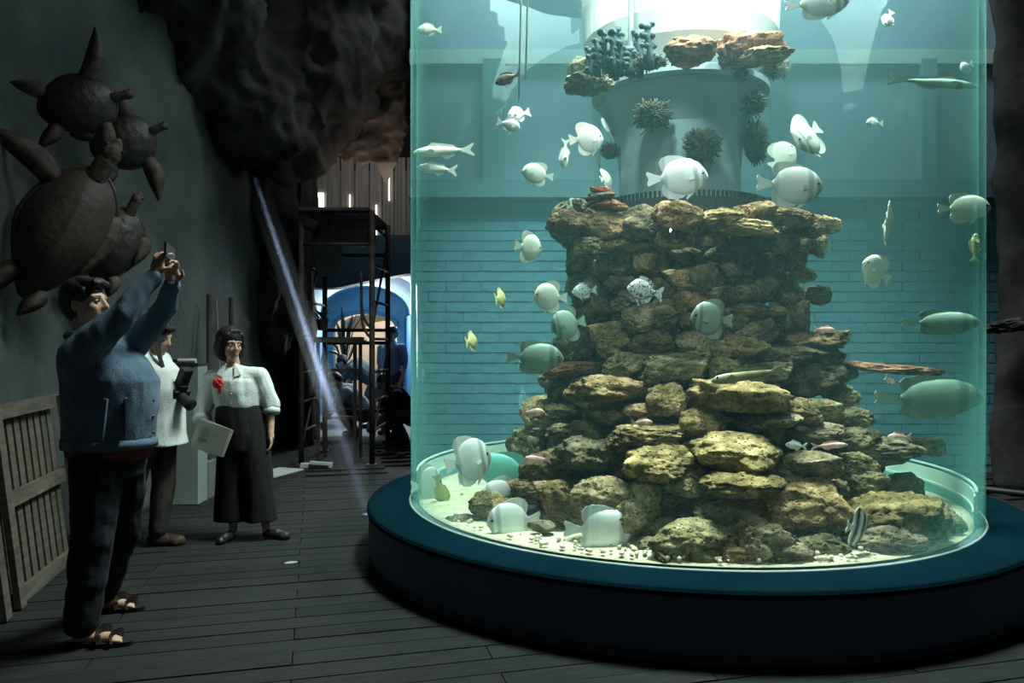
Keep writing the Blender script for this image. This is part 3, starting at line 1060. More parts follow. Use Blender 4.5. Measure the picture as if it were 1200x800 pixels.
# a dark core of packed stones that carries the tower
m = MB()
core = []
for (py, hw, cx) in HW[1:]:
    r = hw / 900 * 5.35
    zz = EYE + (400 - py) / 900 * 5.3
    core.append(((cx - 820) / 900 * 3, 0, zz - ZB, max(.3, r * .70), max(.3, r * .66)))
core = [(c[0], c[1], max(c[2], .005), c[3], c[4]) for c in core]
core.sort(key=lambda c: c[2])
m.loft(core, 40)
cb = m.blob('core', rm, reef, voxel=.05, smooth=1, fold=.09, fscale=4.5, stretch=(1, 1, 1.6), seed=3)
cb.color = (.5, .52, .5, 1)
# stones round the sides and back of the tower
rs = random.Random(11)
for lev in range(9):
    zz = .12 + lev * .235
    py = 400 - (zz + ZB - EYE) / 5.3 * 900
    hw, cx = prof(py)
    r = hw / 900 * 5.35 * .82
    kk = int(2 * math.pi * r / .42)
    for j in range(kk):
        a = 2 * math.pi * (j + rs.random() * .5) / kk
        if math.sin(a) < -.25:
            continue
        w = rs.uniform(.19, .29)
        rk += 1
        o = link('stone', ROCKS['round' if rs.random() < .7 else 'slab'][rk % 7], reef, loc=(r * math.cos(a), r * math.sin(a), zz + rs.uniform(-.03, .03)),
                 rot=(0, rs.uniform(-.15, .15), a + math.pi / 2), scale=(w, w * .7, rs.uniform(.11, .15)))
        o.color = (*rs.choice([TAN, BRN, GRN, GRY, YEL]), 1)
# small filler stones in the gaps of the front
for j in range(70):
    py = rs.uniform(275, 655)
    hw, cx = prof(py)
    px = cx + rs.uniform(-.9, .9) * hw
    stone(px, py, rs.uniform(16, 34), rs.uniform(12, 22), rs.uniform(-15, 15), 'small', rs.choice([DRK, GRN, GRY, TAN]), -.10)
# loose pebbles on the sand
m = MB()
for j in range(260):
    a = rs.uniform(0, 2 * math.pi)
    r = rs.uniform(1.2, 1.86) if j > 160 else rs.uniform(1.65, 1.87)
    if j <= 160:
        a = rs.gauss(-1.75, .35)
    s = rs.uniform(.006, .015)
    m.ell((r * math.cos(a), r * math.sin(a), ZB + .030 + s * .4), (s * 1.3, s, s * .8), (0, 0, a), 7, 4)
o = m.shift((TX, TY, 0)).build('gravel', mat('cream_gravel', (.40, .36, .26), (.6, .55, .42), 20, .9), smooth=True)
tag(o, 'loose cream gravel scattered along the inner edge of the tank floor', 'gravel', kind='stuff')
# slate plate propped at the foot
o = MB().box((0, 0, 0), (.38, .14, .030), (0, .04, 0)).build('slate_plate', mat('black_slate', (.02, .022, .024), (.03, .032, .034), 5, .7, .3, 30), loc=P(626, 597, 4.62))
tag(o, 'thin black slate plate jutting out under the brown stones', 'plate')

# rocks on the shelf of the column
def shelf_rock(label, px, py, w, h, tilt, kind, tone, d):
    o = stone(px, py, w, h, tilt, kind, tone, dep=d, parent=None, name='shelf_rock')
    tag(o, label, 'rock', 'rocks on the column shelf')
shelf_rock('red-brown rounded rock in the middle of the column shelf', 808, 60, 64, 30, 0, R_, RED, 4.86)
shelf_rock('thick layered red-brown rock slab on the column shelf', 880, 58, 80, 30, -3, S_, RED, 4.95)
shelf_rock('thin pointed slab jutting out under the layered red rock', 898, 66, 62, 12, -4, S_, BRN, 4.85)
shelf_rock('pale grey rock block on the coral end of the shelf', 686, 82, 40, 30, 10, R_, (.8, .95, .95), 5.15)
shelf_rock('flat grey slab hanging below the pale block', 690, 98, 60, 22, -8, S_, (.7, .85, .85), 5.10)
o = stone(703, 230, 34, 9, -3, S_, GRY, dep=4.88, parent=None, name='crown_slab'); tag(o, 'thin grey slab topping the small stack at the reef crown', 'rock')
o = stone(704, 223, 26, 7, -3, S_, (1.3, .5, .45), dep=4.88, parent=None, name='crown_slab'); tag(o, 'little red slab on the very top of the reef stack', 'rock')

# ================================================================ corals
M['coral_dark'] = mat('brown_branch_coral', (.045, .050, .038), (.11, .105, .075), 20, .9, .3, 60)
M['coral_blue'] = mat('slate_staghorn_coral', (.018, .042, .050), (.045, .08, .09), 18, .9, .3, 60)
M['coral_white'] = mat('bleached_coral', (.55, .58, .52), (.14, .15, .13), 20, .9, .3, 60)


def coral(label, px, py, w, h, d, m, seed, style='brush'):
    rs = random.Random(seed)
    c = P(px, py, d)
    sx, sz = w / 1800 * d, h / 1800 * d
    q = MB()
    if style == 'brush':
        q.ell((0, .03, 0), (sx * .78, sx * .5, sz * .78), n=12, m=8)
        for k in range(130):
            a = rs.uniform(0, 2 * math.pi)
            e = rs.uniform(-.2, 1)
            dr = Vector((math.cos(a) * math.sqrt(max(0, 1 - e * e)), -e, math.sin(a) * math.sqrt(max(0, 1 - e * e))))
            tip = Vector((dr.x * sx, dr.y * sx * .8, dr.z * sz)) * rs.uniform(.78, 1.0)
            mid = tip * .55 + Vector((rs.uniform(-1, 1), rs.uniform(-1, 1), rs.uniform(-1, 1))) * sx * .08
            q.tube([tip * .2, mid, tip], [sx * .05, sx * .055, sx * .035], 5)
            for j in range(2):
                t2 = mid + (tip - mid).normalized() * sx * .35 + Vector((rs.uniform(-1, 1), rs.uniform(-1, 1), rs.uniform(-1, 1))) * sx * .22
                q.tube([mid, t2], [sx * .045, sx * .03], 5)
    else:
        for k in range(style):
            x0 = (k + .5) / style * 2 - 1
            hgt = sz * 2 * rs.uniform(.55, 1.0)
            p = Vector((x0 * sx * .85, rs.uniform(-.1, .1), -sz))
            pts = [p]
            for j in range(4):
                p = p + Vector((rs.uniform(-.35, .35) * sx * .3, rs.uniform(-.3, .3) * sx * .2, hgt / 4))
                pts.append(p)
            rr = sx * .135
            q.tube(pts, [rr * 1.3, rr * 1.1, rr, rr, rr * .9], 8)
            q.ell(pts[-1], (rr * 1.25, rr * 1.2, rr * 1.15), n=8, m=6)
            for j in range(11):
                b0 = pts[rs.randrange(1, 5)]
                t2 = b0 + Vector((rs.choice([-1, 1]) * rs.uniform(.10, .24) * sx, rs.uniform(-.15, .1) * sx, rs.uniform(.02, .18) * sx))
                q.tube([b0, t2], [rr * .85, rr * .75], 7)
                q.ell(t2, (rr, rr, rr * .95), n=8, m=6)
    o = q.build('coral', m, smooth=True, loc=c)
    return tag(o, label, 'coral', 'corals on the column')


coral('slate blue staghorn coral standing on the left of the shelf', 708, 62, 46, 56, 4.95, M['coral_blue'], 1, 5)
coral('knobbly slate staghorn coral with upright branches before the white drum', 740, 58, 56, 54, 4.83, M['coral_blue'], 2, 6)
coral('low brown coral cushion between the staghorn and the red rock', 762, 74, 40, 14, 4.84, M['coral_dark'], 3)
coral('broad dark coral brush on the column under the shelf', 764, 136, 48, 36, 5.19, M['coral_dark'], 4)
coral('dark coral brush on the column just above the white fish', 823, 171, 48, 44, 5.16, M['coral_dark'], 5)
coral('small dark coral brush at the left edge of the column', 715, 176, 26, 24, 5.45, M['coral_dark'], 6)
coral('branching dark coral sticking out under the layered slab', 878, 121, 42, 30, 5.34, M['coral_dark'], 7)
coral('tall dark coral brush on the right side of the column', 886, 166, 34, 62, 5.40, M['coral_dark'], 8)
coral('tiny round coral tuft tucked under the column shelf', 868, 88, 18, 16, 5.02, M['coral_dark'], 9)
coral('bleached pale coral hanging from the right end of the shelf', 910, 80, 34, 26, 5.05, M['coral_white'], 10)
# ================================================================ fish
def fishmat(name, base, band, bands, belly=None, rough=.35, spots=False, tint=1.0):
    """silvery skin with vertical bands at the given x positions (fish length runs along x)"""
    m, t = newmat(name)
    b = t.n('ShaderNodeBsdfPrincipled')
    b.inputs['Roughness'].default_value = rough
    b.inputs['Specular IOR Level'].default_value = .5
    tc = t.n('ShaderNodeTexCoord')
    sp = t.n('ShaderNodeSeparateXYZ')
    t.l(tc.outputs['Object'], sp.inputs[0])
    nz = t.n('ShaderNodeTexNoise')
    nz.inputs['Scale'].default_value = 5
    t.l(tc.outputs['Object'], nz.inputs['Vector'])
    mr = t.n('ShaderNodeMapRange')
    mr.inputs['From Min'].default_value = -.8
    mr.inputs['From Max'].default_value = .6
    t.l(sp.outputs['X'], mr.inputs['Value'])
    ad = t.n('ShaderNodeMath', operation='MULTIPLY_ADD')
    t.l(nz.outputs['Fac'], ad.inputs[0])
    ad.inputs[1].default_value = .04
    t.l(mr.outputs[0], ad.inputs[2])
    st = [(0.0, base)]
    for (x, w, f) in sorted(bands):
        p = (x + .8) / 1.4 + .02
        dk = tuple(base[i] * (1 - f) + band[i] * f for i in range(3))
        st += [(max(.001, p - w), base), (p - w * .4, dk), (p + w * .4, dk), (min(.999, p + w), base)]
    r = ramp(t, st[:30])
    t.l(ad.outputs[0], r.inputs['Fac'])
    col = r.outputs['Color']
    if spots:
        vo = t.n('ShaderNodeTexVoronoi')
        vo.inputs['Scale'].default_value = 13
        t.l(tc.outputs['Object'], vo.inputs['Vector'])
        r2 = ramp(t, [(.30, (.12, .14, .15)), (.42, (1, 1, 1))])
        t.l(vo.outputs['Distance'], r2.inputs['Fac'])
        mu = t.n('ShaderNodeMix', data_type='RGBA', blend_type='MULTIPLY')
        mu.inputs['Factor'].default_value = 1
        t.l(col, mu.inputs['A'])
        t.l(r2.outputs[0], mu.inputs['B'])
        col = mu.outputs['Result']
    t.l(col, b.inputs['Base Color'])
    t.l(b.outputs[0], t.out.inputs['Surface'])
    return m


BANDS = [(.40, .05, .75), (.22, .05, .6), (-.42, .06, .45)]
FM = {
    'silver': fishmat('silver_batfish_skin', (.82, .90, .88), (.22, .28, .28), BANDS),
    'grey': fishmat('grey_batfish_skin', (.46, .55, .50), (.12, .16, .15), BANDS),
    'green': fishmat('greenish_batfish_skin', (.26, .40, .33), (.08, .13, .11), BANDS),
    'aqua': fishmat('aqua_batfish_skin', (.20, .62, .55), (.12, .40, .36), [(.40, .05, .3)]),
    'pale': fishmat('pale_fish_skin', (.72, .82, .70), (.45, .5, .42), [(.36, .04, .4)]),
    'white': fishmat('white_fish_skin', (.95, .98, .94), (.6, .6, .55), [(.36, .03, .3)]),
    'yellow': fishmat('yellow_fish_skin', (.50, .52, .22), (.14, .15, .07), [(.38, .04, .7), (.1, .03, .3)]),
    'pink': fishmat('pink_fish_skin', (.85, .52, .44), (.9, .75, .68), [(.2, .1, .5), (-.3, .06, .5)]),
    'spotted': fishmat('spotted_fish_skin', (.62, .76, .78), (.4, .5, .5), [(.4, .04, .4)], spots=True),
    'olive': fishmat('olive_fish_skin', (.20, .20, .10), (.11, .11, .06), [(.2, .06, .5), (-.1, .05, .5), (-.35, .05, .5)]),
    'banded': fishmat('banded_fish_skin', (.70, .76, .70), (.03, .045, .04), [(.36, .08, 1), (.10, .09, 1), (-.24, .09, 1)]),
    'brown': fishmat('brown_fish_skin', (.16, .15, .13), (.08, .08, .07), BANDS),
}
EYE_D = mat('fish_eye_dark', (.01, .012, .012), (.015, .016, .016), 3, .15, spec=.6)
EYE_L = mat('fish_eye_ring', (.5, .52, .4), (.6, .6, .45), 3, .3)


def lerp_prof(pts, x):
    for (a, b) in zip(pts[:-1], pts[1:]):
        if x <= b[0]:
            f = (x - a[0]) / (b[0] - a[0])
            f = max(0, min(1, f))
            f2 = f * f * (3 - 2 * f) * .35 + f * .65
            return a[1] + (b[1] - a[1]) * f2
    return pts[-1][1]


def fish_body(top, bot, thick, n=26, k=16):
    vs, fs = [], []
    x0, x1 = top[0][0], top[-1][0]
    for i in range(n + 1):
        w = i / n
        x = x0 + (x1 - x0) * (.5 - .5 * math.cos(math.pi * w)) if i > n // 2 else x0 + (x1 - x0) * (.5 - .5 * math.cos(math.pi * w))
        zt, zb, th = lerp_prof(top, x), lerp_prof(bot, x), lerp_prof(thick, x)
        zc, hz = (zt + zb) / 2, max(.004, (zt - zb) / 2)
        for j in range(k):
            a = 2 * math.pi * j / k
            ca, sa = math.cos(a), math.sin(a)
            vs.append((x, th * math.copysign(abs(ca) ** 1.15, ca), zc + hz * sa))
    for i in range(n):
        for j in range(k):
            fs.append((i * k + j, i * k + (j + 1) % k, (i + 1) * k + (j + 1) % k, (i + 1) * k + j))
    fs.append(tuple(reversed(range(k))))
    fs.append(tuple(n * k + j for j in range(k)))
    return MB().add(vs, fs)


KIND = {}
KIND['bat'] = dict(
    top=[(-.47, .06), (-.43, .13), (-.36, .30), (-.22, .43), (-.02, .49), (.16, .47), (.32, .37), (.42, .23), (.47, .11), (.50, .0)],
    bot=[(-.47, -.06), (-.43, -.13), (-.36, -.30), (-.22, -.42), (-.02, -.47), (.14, -.44), (.30, -.33), (.40, -.21), (.46, -.11), (.50, -.05)],
    thick=[(-.46, .022), (-.3, .05), (0, .095), (.25, .10), (.42, .06), (.50, .015)],
    dorsal=[(.18, .42), (.06, .51), (-.10, .57), (-.28, .58), (-.42, .52), (-.48, .40), (-.46, .24), (-.42, .14), (-.3, .30), (-.1, .42)],
    anal=[(.05, -.42), (-.06, -.52), (-.20, -.56), (-.36, -.53), (-.46, -.42), (-.47, -.28), (-.43, -.14), (-.3, -.30), (-.1, -.42)],
    tail=[(-.43, .055), (-.56, .10), (-.74, .19), (-.76, .12), (-.72, .0), (-.76, -.12), (-.74, -.19), (-.56, -.10), (-.43, -.055)],
    eye=(.37, .07), er=.032, pec=(.18, -.06), pelv=True)
KIND['slim'] = dict(
    top=[(-.46, .035), (-.3, .07), (0, .125), (.2, .13), (.38, .09), (.47, .045), (.5, .01)],
    bot=[(-.46, -.035), (-.3, -.07), (0, -.12), (.2, -.12), (.38, -.08), (.47, -.04), (.5, -.01)],
    thick=[(-.46, .015), (-.2, .04), (.15, .065), (.4, .045), (.5, .01)],
    dorsal=[(.22, .12), (.12, .20), (-.1, .17), (-.32, .12), (-.36, .05), (-.2, .08), (0, .11)],
    anal=[(-.05, -.11), (-.14, -.18), (-.30, -.12), (-.34, -.05), (-.2, -.08)],
    tail=[(-.44, .033), (-.54, .06), (-.70, .15), (-.72, .12), (-.63, .0), (-.72, -.12), (-.70, -.15), (-.54, -.06), (-.44, -.033)],
    eye=(.40, .03), er=.022, pec=(.22, -.02), pelv=False)
KIND['oval'] = dict(
    top=[(-.46, .05), (-.36, .10), (-.15, .24), (.05, .29), (.25, .25), (.40, .14), (.48, .04), (.5, 0)],
    bot=[(-.46, -.05), (-.36, -.09), (-.15, -.22), (.05, -.26), (.25, -.22), (.40, -.12), (.48, -.05), (.5, -.02)],
    thick=[(-.46, .02), (-.2, .06), (.1, .10), (.35, .08), (.5, .015)],
    dorsal=[(.22, .25), (.10, .36), (-.12, .34), (-.32, .26), (-.38, .12), (-.2, .22), (.0, .28)],
    anal=[(.0, -.25), (-.12, -.32), (-.30, -.26), (-.38, -.11), (-.2, -.2)],
    tail=[(-.44, .05), (-.54, .09), (-.72, .20), (-.74, .14), (-.70, .0), (-.74, -.14), (-.72, -.20), (-.54, -.09), (-.44, -.05)],
    eye=(.36, .05), er=.030, pec=(.2, -.04), pelv=True)
KIND['eel'] = dict(
    top=[(-.5, .03), (-.3, .05), (0, .065), (.25, .07), (.4, .06), (.48, .03), (.5, .01)],
    bot=[(-.5, -.03), (-.3, -.05), (0, -.06), (.25, -.065), (.4, -.055), (.48, -.03), (.5, -.01)],
    thick=[(-.5, .015), (-.2, .035), (.15, .05), (.4, .045), (.5, .01)],
    dorsal=[(.15, .06), (.1, .11), (-.05, .10), (-.3, .08), (-.4, .04), (0, .055)],
    anal=[(-.1, -.055), (-.2, -.09), (-.38, -.06), (-.4, -.035)],
    tail=[(-.48, .028), (-.56, .05), (-.66, .07), (-.68, 0), (-.66, -.07), (-.56, -.05), (-.48, -.028)],
    eye=(.41, .035), er=.018, pec=(.28, -.02), pelv=False)


def rayed(outline, thick, parent, name, m, off=0.0):
    """a fin: a thin plate, thicker at its root ridge"""
    return MB().prism(outline, thick, off=off).build(name, m, parent)


PROTO = {}


def fish_proto(kind, skin):
    key = (kind, skin)
    if key in PROTO:
        return PROTO[key]
    k, m = KIND[kind], FM[skin]
    parts = {'body': fish_body(k['top'], k['bot'], k['thick']).mesh('fish', m, smooth=True)}
    parts['dorsal_fin'] = MB().prism(k['dorsal'], .016).mesh('dorsal_fin', m)
    parts['anal_fin'] = MB().prism(k['anal'], .016).mesh('anal_fin', m)
    parts['tail_fin'] = MB().prism(k['tail'], .018).mesh('tail_fin', m)
    px, pz = k['pec']
    pec = MB()
    for s in (-1, 1):
        y0 = lerp_prof(k['thick'], px)
        q = [(px, pz + .03), (px - .08, pz + .07), (px - .15, pz + .02), (px - .13, pz - .05), (px, pz - .03)]
        v = []
        for (x, z) in q:
            yy = s * (y0 * .93 + (px - x) * .35)
            v += [(x, yy, z)]
        v2 = [(x, y + s * .008, z) for x, y, z in v]
        n = len(v)
        pec.add(v + v2, [tuple(range(n)), tuple(reversed(range(n, 2 * n)))] + [(i, (i + 1) % n, n + (i + 1) % n, n + i) for i in range(n)])
    parts['pectoral_fins'] = pec.mesh('pectoral_fins', m)
    if k['pelv']:
        zb = lerp_prof(k['bot'], .18)
        parts['pelvic_fin'] = MB().prism([(.22, zb + .03), (.12, zb - .06), (.02, zb - .17), (.0, zb - .12), (.10, zb + .03)], .014).mesh('pelvic_fin', m)
    ex, ez = k['eye']
    zt, zb = lerp_prof(k['top'], ex), lerp_prof(k['bot'], ex)
    zc, hz = (zt + zb) / 2, (zt - zb) / 2
    ye = lerp_prof(k['thick'], ex) * math.sqrt(max(0.05, 1 - ((ez - zc) / hz) ** 2))
    for s in (-1, 1):
        parts['eye%d' % s] = MB().ell((ex, s * ye, ez), (k['er'], k['er'] * .45, k['er']), n=12, m=8).mesh('eye', EYE_D, smooth=True)
    PROTO[key] = parts
    return parts


def fish(label, kind, skin, px, py, w, h, d, yaw=0, tilt=0, name=None, group=None, depth_scale=None):
    """w, h: apparent nose-to-tail length and height; yaw turns it about z (180: facing left); tilt > 0: nose up"""
    parts = fish_proto(kind, skin)
    k = KIND[kind]
    bh = max(z for _, z in k['dorsal']) - min(z for _, z in k['anal'])
    bl = .5 + max(-x for x, _ in k['tail'])
    fs = max(abs(math.cos(math.radians(yaw))), .22)
    lo, hi = 0, 99                        # keep the fish inside the acrylic
    for q in (px - w / 2, px, px + w / 2):
        kx = (q - 600) / FPX
        A_q, B_q, C_q = kx * kx + 1, -2 * (kx * TX + TY), TX * TX + TY * TY - 1.88 ** 2
        disc = B_q * B_q - 4 * A_q * C_q
        mid = -B_q / (2 * A_q)
        hw_ = math.sqrt(disc) / (2 * A_q) if disc > 0 else 0
        lo, hi = max(lo, mid - max(hw_ - .09, 0)), min(hi, mid + max(hw_ - .09, 0))
    d = (lo + hi) / 2 if lo > hi else min(max(d, lo), hi)
    sx = w / 900 * d / bl / fs
    sz = h / 900 * d / bh
    sy = depth_scale or (sx + sz) / 2
    nm = name or {'bat': 'batfish', 'slim': 'slender_fish', 'oval': 'oval_fish', 'eel': 'long_fish'}[kind]
    o = link(nm, parts['body'])
    facing = 1 if math.cos(math.radians(yaw)) >= 0 else -1
    ctr = P(px, py, d)
    o.rotation_mode = 'XYZ'
    R = Matrix.Rotation(math.radians(-tilt * facing), 4, 'Y') @ Matrix.Rotation(math.radians(yaw), 4, 'Z')
    offx = (.5 - (bl - .5)) / 2            # centre of nose-to-tail span in body units
    ctr2 = ctr - (R @ Vector((offx * sx, 0, 0)))
    o.rotation_euler = R.to_euler('XYZ')
    o.location = ctr2
    o.scale = (sx, sy, sz)
    for pn, me in parts.items():
        if pn == 'body':
            continue
        link('eye' if pn.startswith('eye') else pn, me, o)
    tag(o, label, 'fish', group)
    return o


F = fish
# ---- beside and above the column
F('bright silver batfish against the column just above the toothed ring', 'bat', 'silver', 794, 208, 76, 52, 4.55, 12, 6)
F('big grey-white batfish at the right of the column foot', 'bat', 'grey', 926, 217, 84, 54, 4.45, 10, -2)
F('batfish tilted nose-down above the big grey one', 'bat', 'grey', 947, 159, 50, 56, 4.55, 215, -38)
F('pale batfish half hidden behind the big grey one', 'bat', 'pale', 917, 184, 44, 40, 4.95, 20, 40)
F('white batfish left of the column beside the small coral', 'bat', 'white', 687, 163, 42, 40, 4.6, 20, 8)
F('pale green batfish facing left below the twin white fish', 'bat', 'pale', 630, 204, 38, 28, 4.9, 190, 8)
F('white fish with raised tail, upper one of a pair', 'oval', 'white', 608, 134, 28, 20, 4.8, 200, -18)
F('white fish touching the one above it, lower of the pair', 'oval', 'white', 596, 146, 28, 18, 4.75, 10, -14)
F('brownish fish beneath the pale band in the upper left', 'oval', 'brown', 595, 92, 32, 16, 4.9, 170, -18)
F('pale fish close to the top left edge of the tank', 'oval', 'pale', 503, 35, 30, 16, 5.3, 178, 0)
F('long curved pale fish stretched along the left edge', 'slim', 'pale', 520, 177, 72, 20, 5.3, 182, -4)
F('short bright cream fish under the long pale one', 'slim', 'white', 512, 198, 48, 18, 5.25, 176, 5)
F('thin pale fish hanging vertically left of the column', 'slim', 'pale', 662, 180, 36, 14, 4.8, 185, -86)
F('pale green fish peeking out behind the little red slab', 'bat', 'pale', 710, 210, 18, 26, 5.3, 60, 20)
F('translucent fin-like pale fish behind the reef crown', 'bat', 'pale', 674, 243, 24, 22, 5.3, 60, 10)
F('white batfish cut off by the top edge, right of the drum', 'bat', 'silver', 958, 4, 84, 40, 4.5, 12, 10)
F('small bright white fish diving at the upper right', 'oval', 'white', 1041, 22, 26, 16, 4.6, 200, -60)
F('small speckled white fish near the upper right edge', 'oval', 'spotted', 1133, 78, 20, 16, 5.1, 195, -25)
F('faint long streak of reflection built as a grey fish near the upper right edge', 'slim', 'green', 1094, 97, 110, 18, 5.6, 3, -4)  # fish shape put in for a reflected streak
F('faint small grey fish high right of the tilted batfish', 'oval', 'grey', 1025, 144, 22, 14, 5.8, 190, 0)
# ---- middle left
F('pale batfish seen from the front left of the crown', 'bat', 'pale', 619, 290, 32, 38, 4.75, 40, -6)
F('thin yellowish fish, upper of two hanging in the blue', 'oval', 'yellow', 586, 350, 12, 26, 4.9, 66, 10)
F('thin yellowish fish, lower of two hanging in the blue', 'oval', 'yellow', 552, 400, 12, 24, 5.1, 66, 10)
F('banded pale batfish facing left beside the spotted fish', 'bat', 'pale', 645, 348, 40, 38, 4.7, 185, 2)
F('blue-grey spotted fish coming out behind the reef edge', 'oval', 'spotted', 685, 341, 30, 20, 4.95, 188, -6)
F('dark grey batfish overlapping the left edge of the reef', 'bat', 'green', 666, 380, 42, 42, 4.65, 190, -12)
F('green batfish facing right above the red-brown ledge', 'bat', 'green', 627, 419, 68, 40, 4.85, 8, -2)
F('spotted fish in front of the upper reef stones', 'oval', 'spotted', 756, 341, 44, 32, 4.05, 190, 10)
F('green banded batfish in front of the reef facing left', 'bat', 'green', 834, 374, 52, 48, 4.0, 190, 4)
# ---- middle right
F('upright pale batfish seen edge-on in the blue at right', 'bat', 'pale', 1040, 261, 24, 50, 4.9, 58, -8)
F('pale batfish swimming down to the left in the blue', 'bat', 'pale', 1027, 318, 44, 40, 4.8, 200, 28)
F('long pale fish cut by the right edge of the tank', 'bat', 'pale', 1130, 244, 66, 36, 5.3, 4, 2)
F('thin yellow fish standing on end at the right edge', 'slim', 'yellow', 1143, 290, 34, 16, 5.3, 5, 84)
F('long drawn-out green fish near the right edge, upper', 'bat', 'green', 1103, 378, 98, 30, 5.25, 3, 0)
F('very long drawn-out green fish near the right edge, lower', 'bat', 'green', 1090, 466, 134, 52, 5.3, 3, 0)
# ---- bottom
F('tall white batfish over the pale foot ring at left', 'bat', 'silver', 549, 540, 54, 60, 4.75, 25, 10)
F('aqua batfish behind the tall white one', 'bat', 'aqua', 592, 552, 76, 46, 5.1, 172, 8)
F('pale banded fish half hidden by the brown stones', 'bat', 'silver', 588, 577, 52, 38, 4.95, 190, -14)
F('yellow striped fish pointing head-down over the sand', 'oval', 'yellow', 517, 576, 44, 18, 4.75, 20, -76)
F('ghostly pale reflection built as a fish at the bottom left edge of the tank', 'bat', 'grey', 500, 568, 34, 50, 5.2, 40, 0)  # fish shape added where a pale reflection shows
F('white batfish facing left low over the sand', 'bat', 'silver', 602, 610, 64, 52, 4.0, 188, -4)
F('white batfish facing right low in front of the slate plate', 'bat', 'silver', 704, 621, 88, 58, 3.9, 8, -4)
F('black and white banded fish beside the big angular boulder', 'bat', 'banded', 1004, 618, 36, 46, 3.95, 35, -14)
F('small pink fish in open water left of the reef waist', 'slim', 'pink', 624, 483, 28, 14, 4.7, 8, 0, 'pink_fish')
F('small pink fish before the dark gap under the reddish stone', 'slim', 'pink', 752, 495, 26, 12, 4.15, 6, 0, 'pink_fish')
F('small pink fish lying on the brown stone at left', 'slim', 'pink', 630, 538, 32, 14, 4.6, 176, 0, 'pink_fish')
F('small pink fish over the orange ledge at right', 'slim', 'pink', 966, 386, 26, 11, 4.6, 6, -4, 'pink_fish')
F('long pale pink fish resting right of the reef middle', 'slim', 'pink', 972, 522, 44, 11, 4.3, 4, 2, 'pink_fish')
F('short cream fish nose to nose with the long pink one', 'slim', 'pale', 933, 522, 26, 13, 4.25, 184, 6, 'cream_fish')
F('white-pink fish lying on the right-hand ledge', 'slim', 'pink', 1054, 512, 30, 14, 4.9, 184, 0, 'pink_fish')
F('tiny pink fish under the thin reddish plate', 'slim', 'pink', 1043, 446, 18, 10, 4.9, 20, -30, 'pink_fish')
F('long olive fish resting on a flat stone mid reef', 'eel', 'olive', 876, 440, 88, 18, 4.2, 186, -8, 'olive_fish')
# ================================================================ people
M['skin'] = mat('warm_skin', (.42, .26, .18), (.48, .30, .21), 8, .55, .1, 60)
M['hair'] = mat('black_hair', (.010, .009, .009), (.020, .018, .017), 30, .45, .5, 70, stretch=(1, 1, .2))
M['denim'] = mat('blue_denim', (.060, .105, .160), (.11, .175, .25), 7, .9, .35, 160)
M['denim_dark'] = mat('dark_blue_jeans', (.008, .010, .017), (.014, .017, .026), 6, .9, .25, 160)
M['red_cloth'] = mat('dark_red_shirt_cloth', (.13, .022, .028), (.18, .03, .035), 8, .9, .2, 100)
M['white_cloth'] = mat('white_cotton', (.50, .56, .55), (.58, .63, .62), 6, .85, .2, 70)
M['black_cloth'] = mat('black_cloth', (.006, .006, .007), (.010, .010, .011), 6, .9, .2, 90)
M['brown_cloth'] = mat('dark_brown_trouser_cloth', (.028, .024, .022), (.045, .04, .036), 6, .9, .3, 90)
M['leather'] = mat('black_leather', (.014, .012, .011), (.02, .018, .016), 9, .4, .1, 90)
M['brown_leather'] = mat('brown_leather', (.045, .030, .022), (.06, .04, .03), 9, .5, .1, 90)
M['grey_cloth'] = mat('teal_grey_cloth', (.055, .085, .090), (.08, .115, .12), 6, .9, .2, 90)
M['pale_grey_cloth'] = mat('light_grey_cloth', (.36, .42, .44), (.45, .5, .52), 6, .9, .2, 90)
M['dark_blue_cloth'] = mat('dark_blue_grey_cloth', (.025, .035, .05), (.04, .05, .065), 6, .9, .2, 90)
M['eye_white'] = mat('eye_white', (.6, .6, .58), (.65, .65, .62), 5, .25)
M['iris'] = mat('dark_iris', (.02, .012, .008), (.03, .02, .012), 5, .15)
V = Vector


def head_frame(c, yaw, pitch=0, roll=0):
    R = Matrix.Rotation(yaw, 3, 'Z') @ Matrix.Rotation(-pitch, 3, 'Y') @ Matrix.Rotation(roll, 3, 'X')
    c = V(c)
    return R, (lambda x, y, z: c + R @ V((x, y, z)))


def add_head(mb, c, yaw, pitch=0, roll=0, s=1.0, nose=1.0):
    R, f = head_frame(c, yaw, pitch, roll)
    e = lambda p, r: mb.ell(f(*[q * s for q in p]), [q * s for q in r], R, 18, 12)
    e((-.012, 0, .028), (.098, .076, .100))
    e((.030, 0, -.035), (.060, .060, .080))
    e((.062, 0, -.098), (.024, .026, .020))
    for y in (-1, 1):
        e((.052, y * .036, -.028), (.030, .028, .030))
        mb.capsule(f(.080 * s, y * .014 * s, .026 * s), .013 * s, f(.068 * s, y * .050 * s, .026 * s), .011 * s, 8)
        e((-.012, y * .078, -.008), (.018, .010, .030))
    mb.capsule(f(.086 * s, 0, .010 * s), .010 * s, f(.104 * s, 0, -.028 * s), .014 * s * nose, 8)
    mb.capsule(f(.094 * s, -.010 * s, -.032 * s), .010 * s, f(.094 * s, .010 * s, -.032 * s), .010 * s, 8)
    mb.capsule(f(.080 * s, -.020 * s, -.064 * s), .008 * s, f(.080 * s, .020 * s, -.064 * s), .008 * s, 8)
    mb.capsule(f(.078 * s, -.016 * s, -.075 * s), .008 * s, f(.078 * s, .016 * s, -.075 * s), .008 * s, 8)
    return R, f


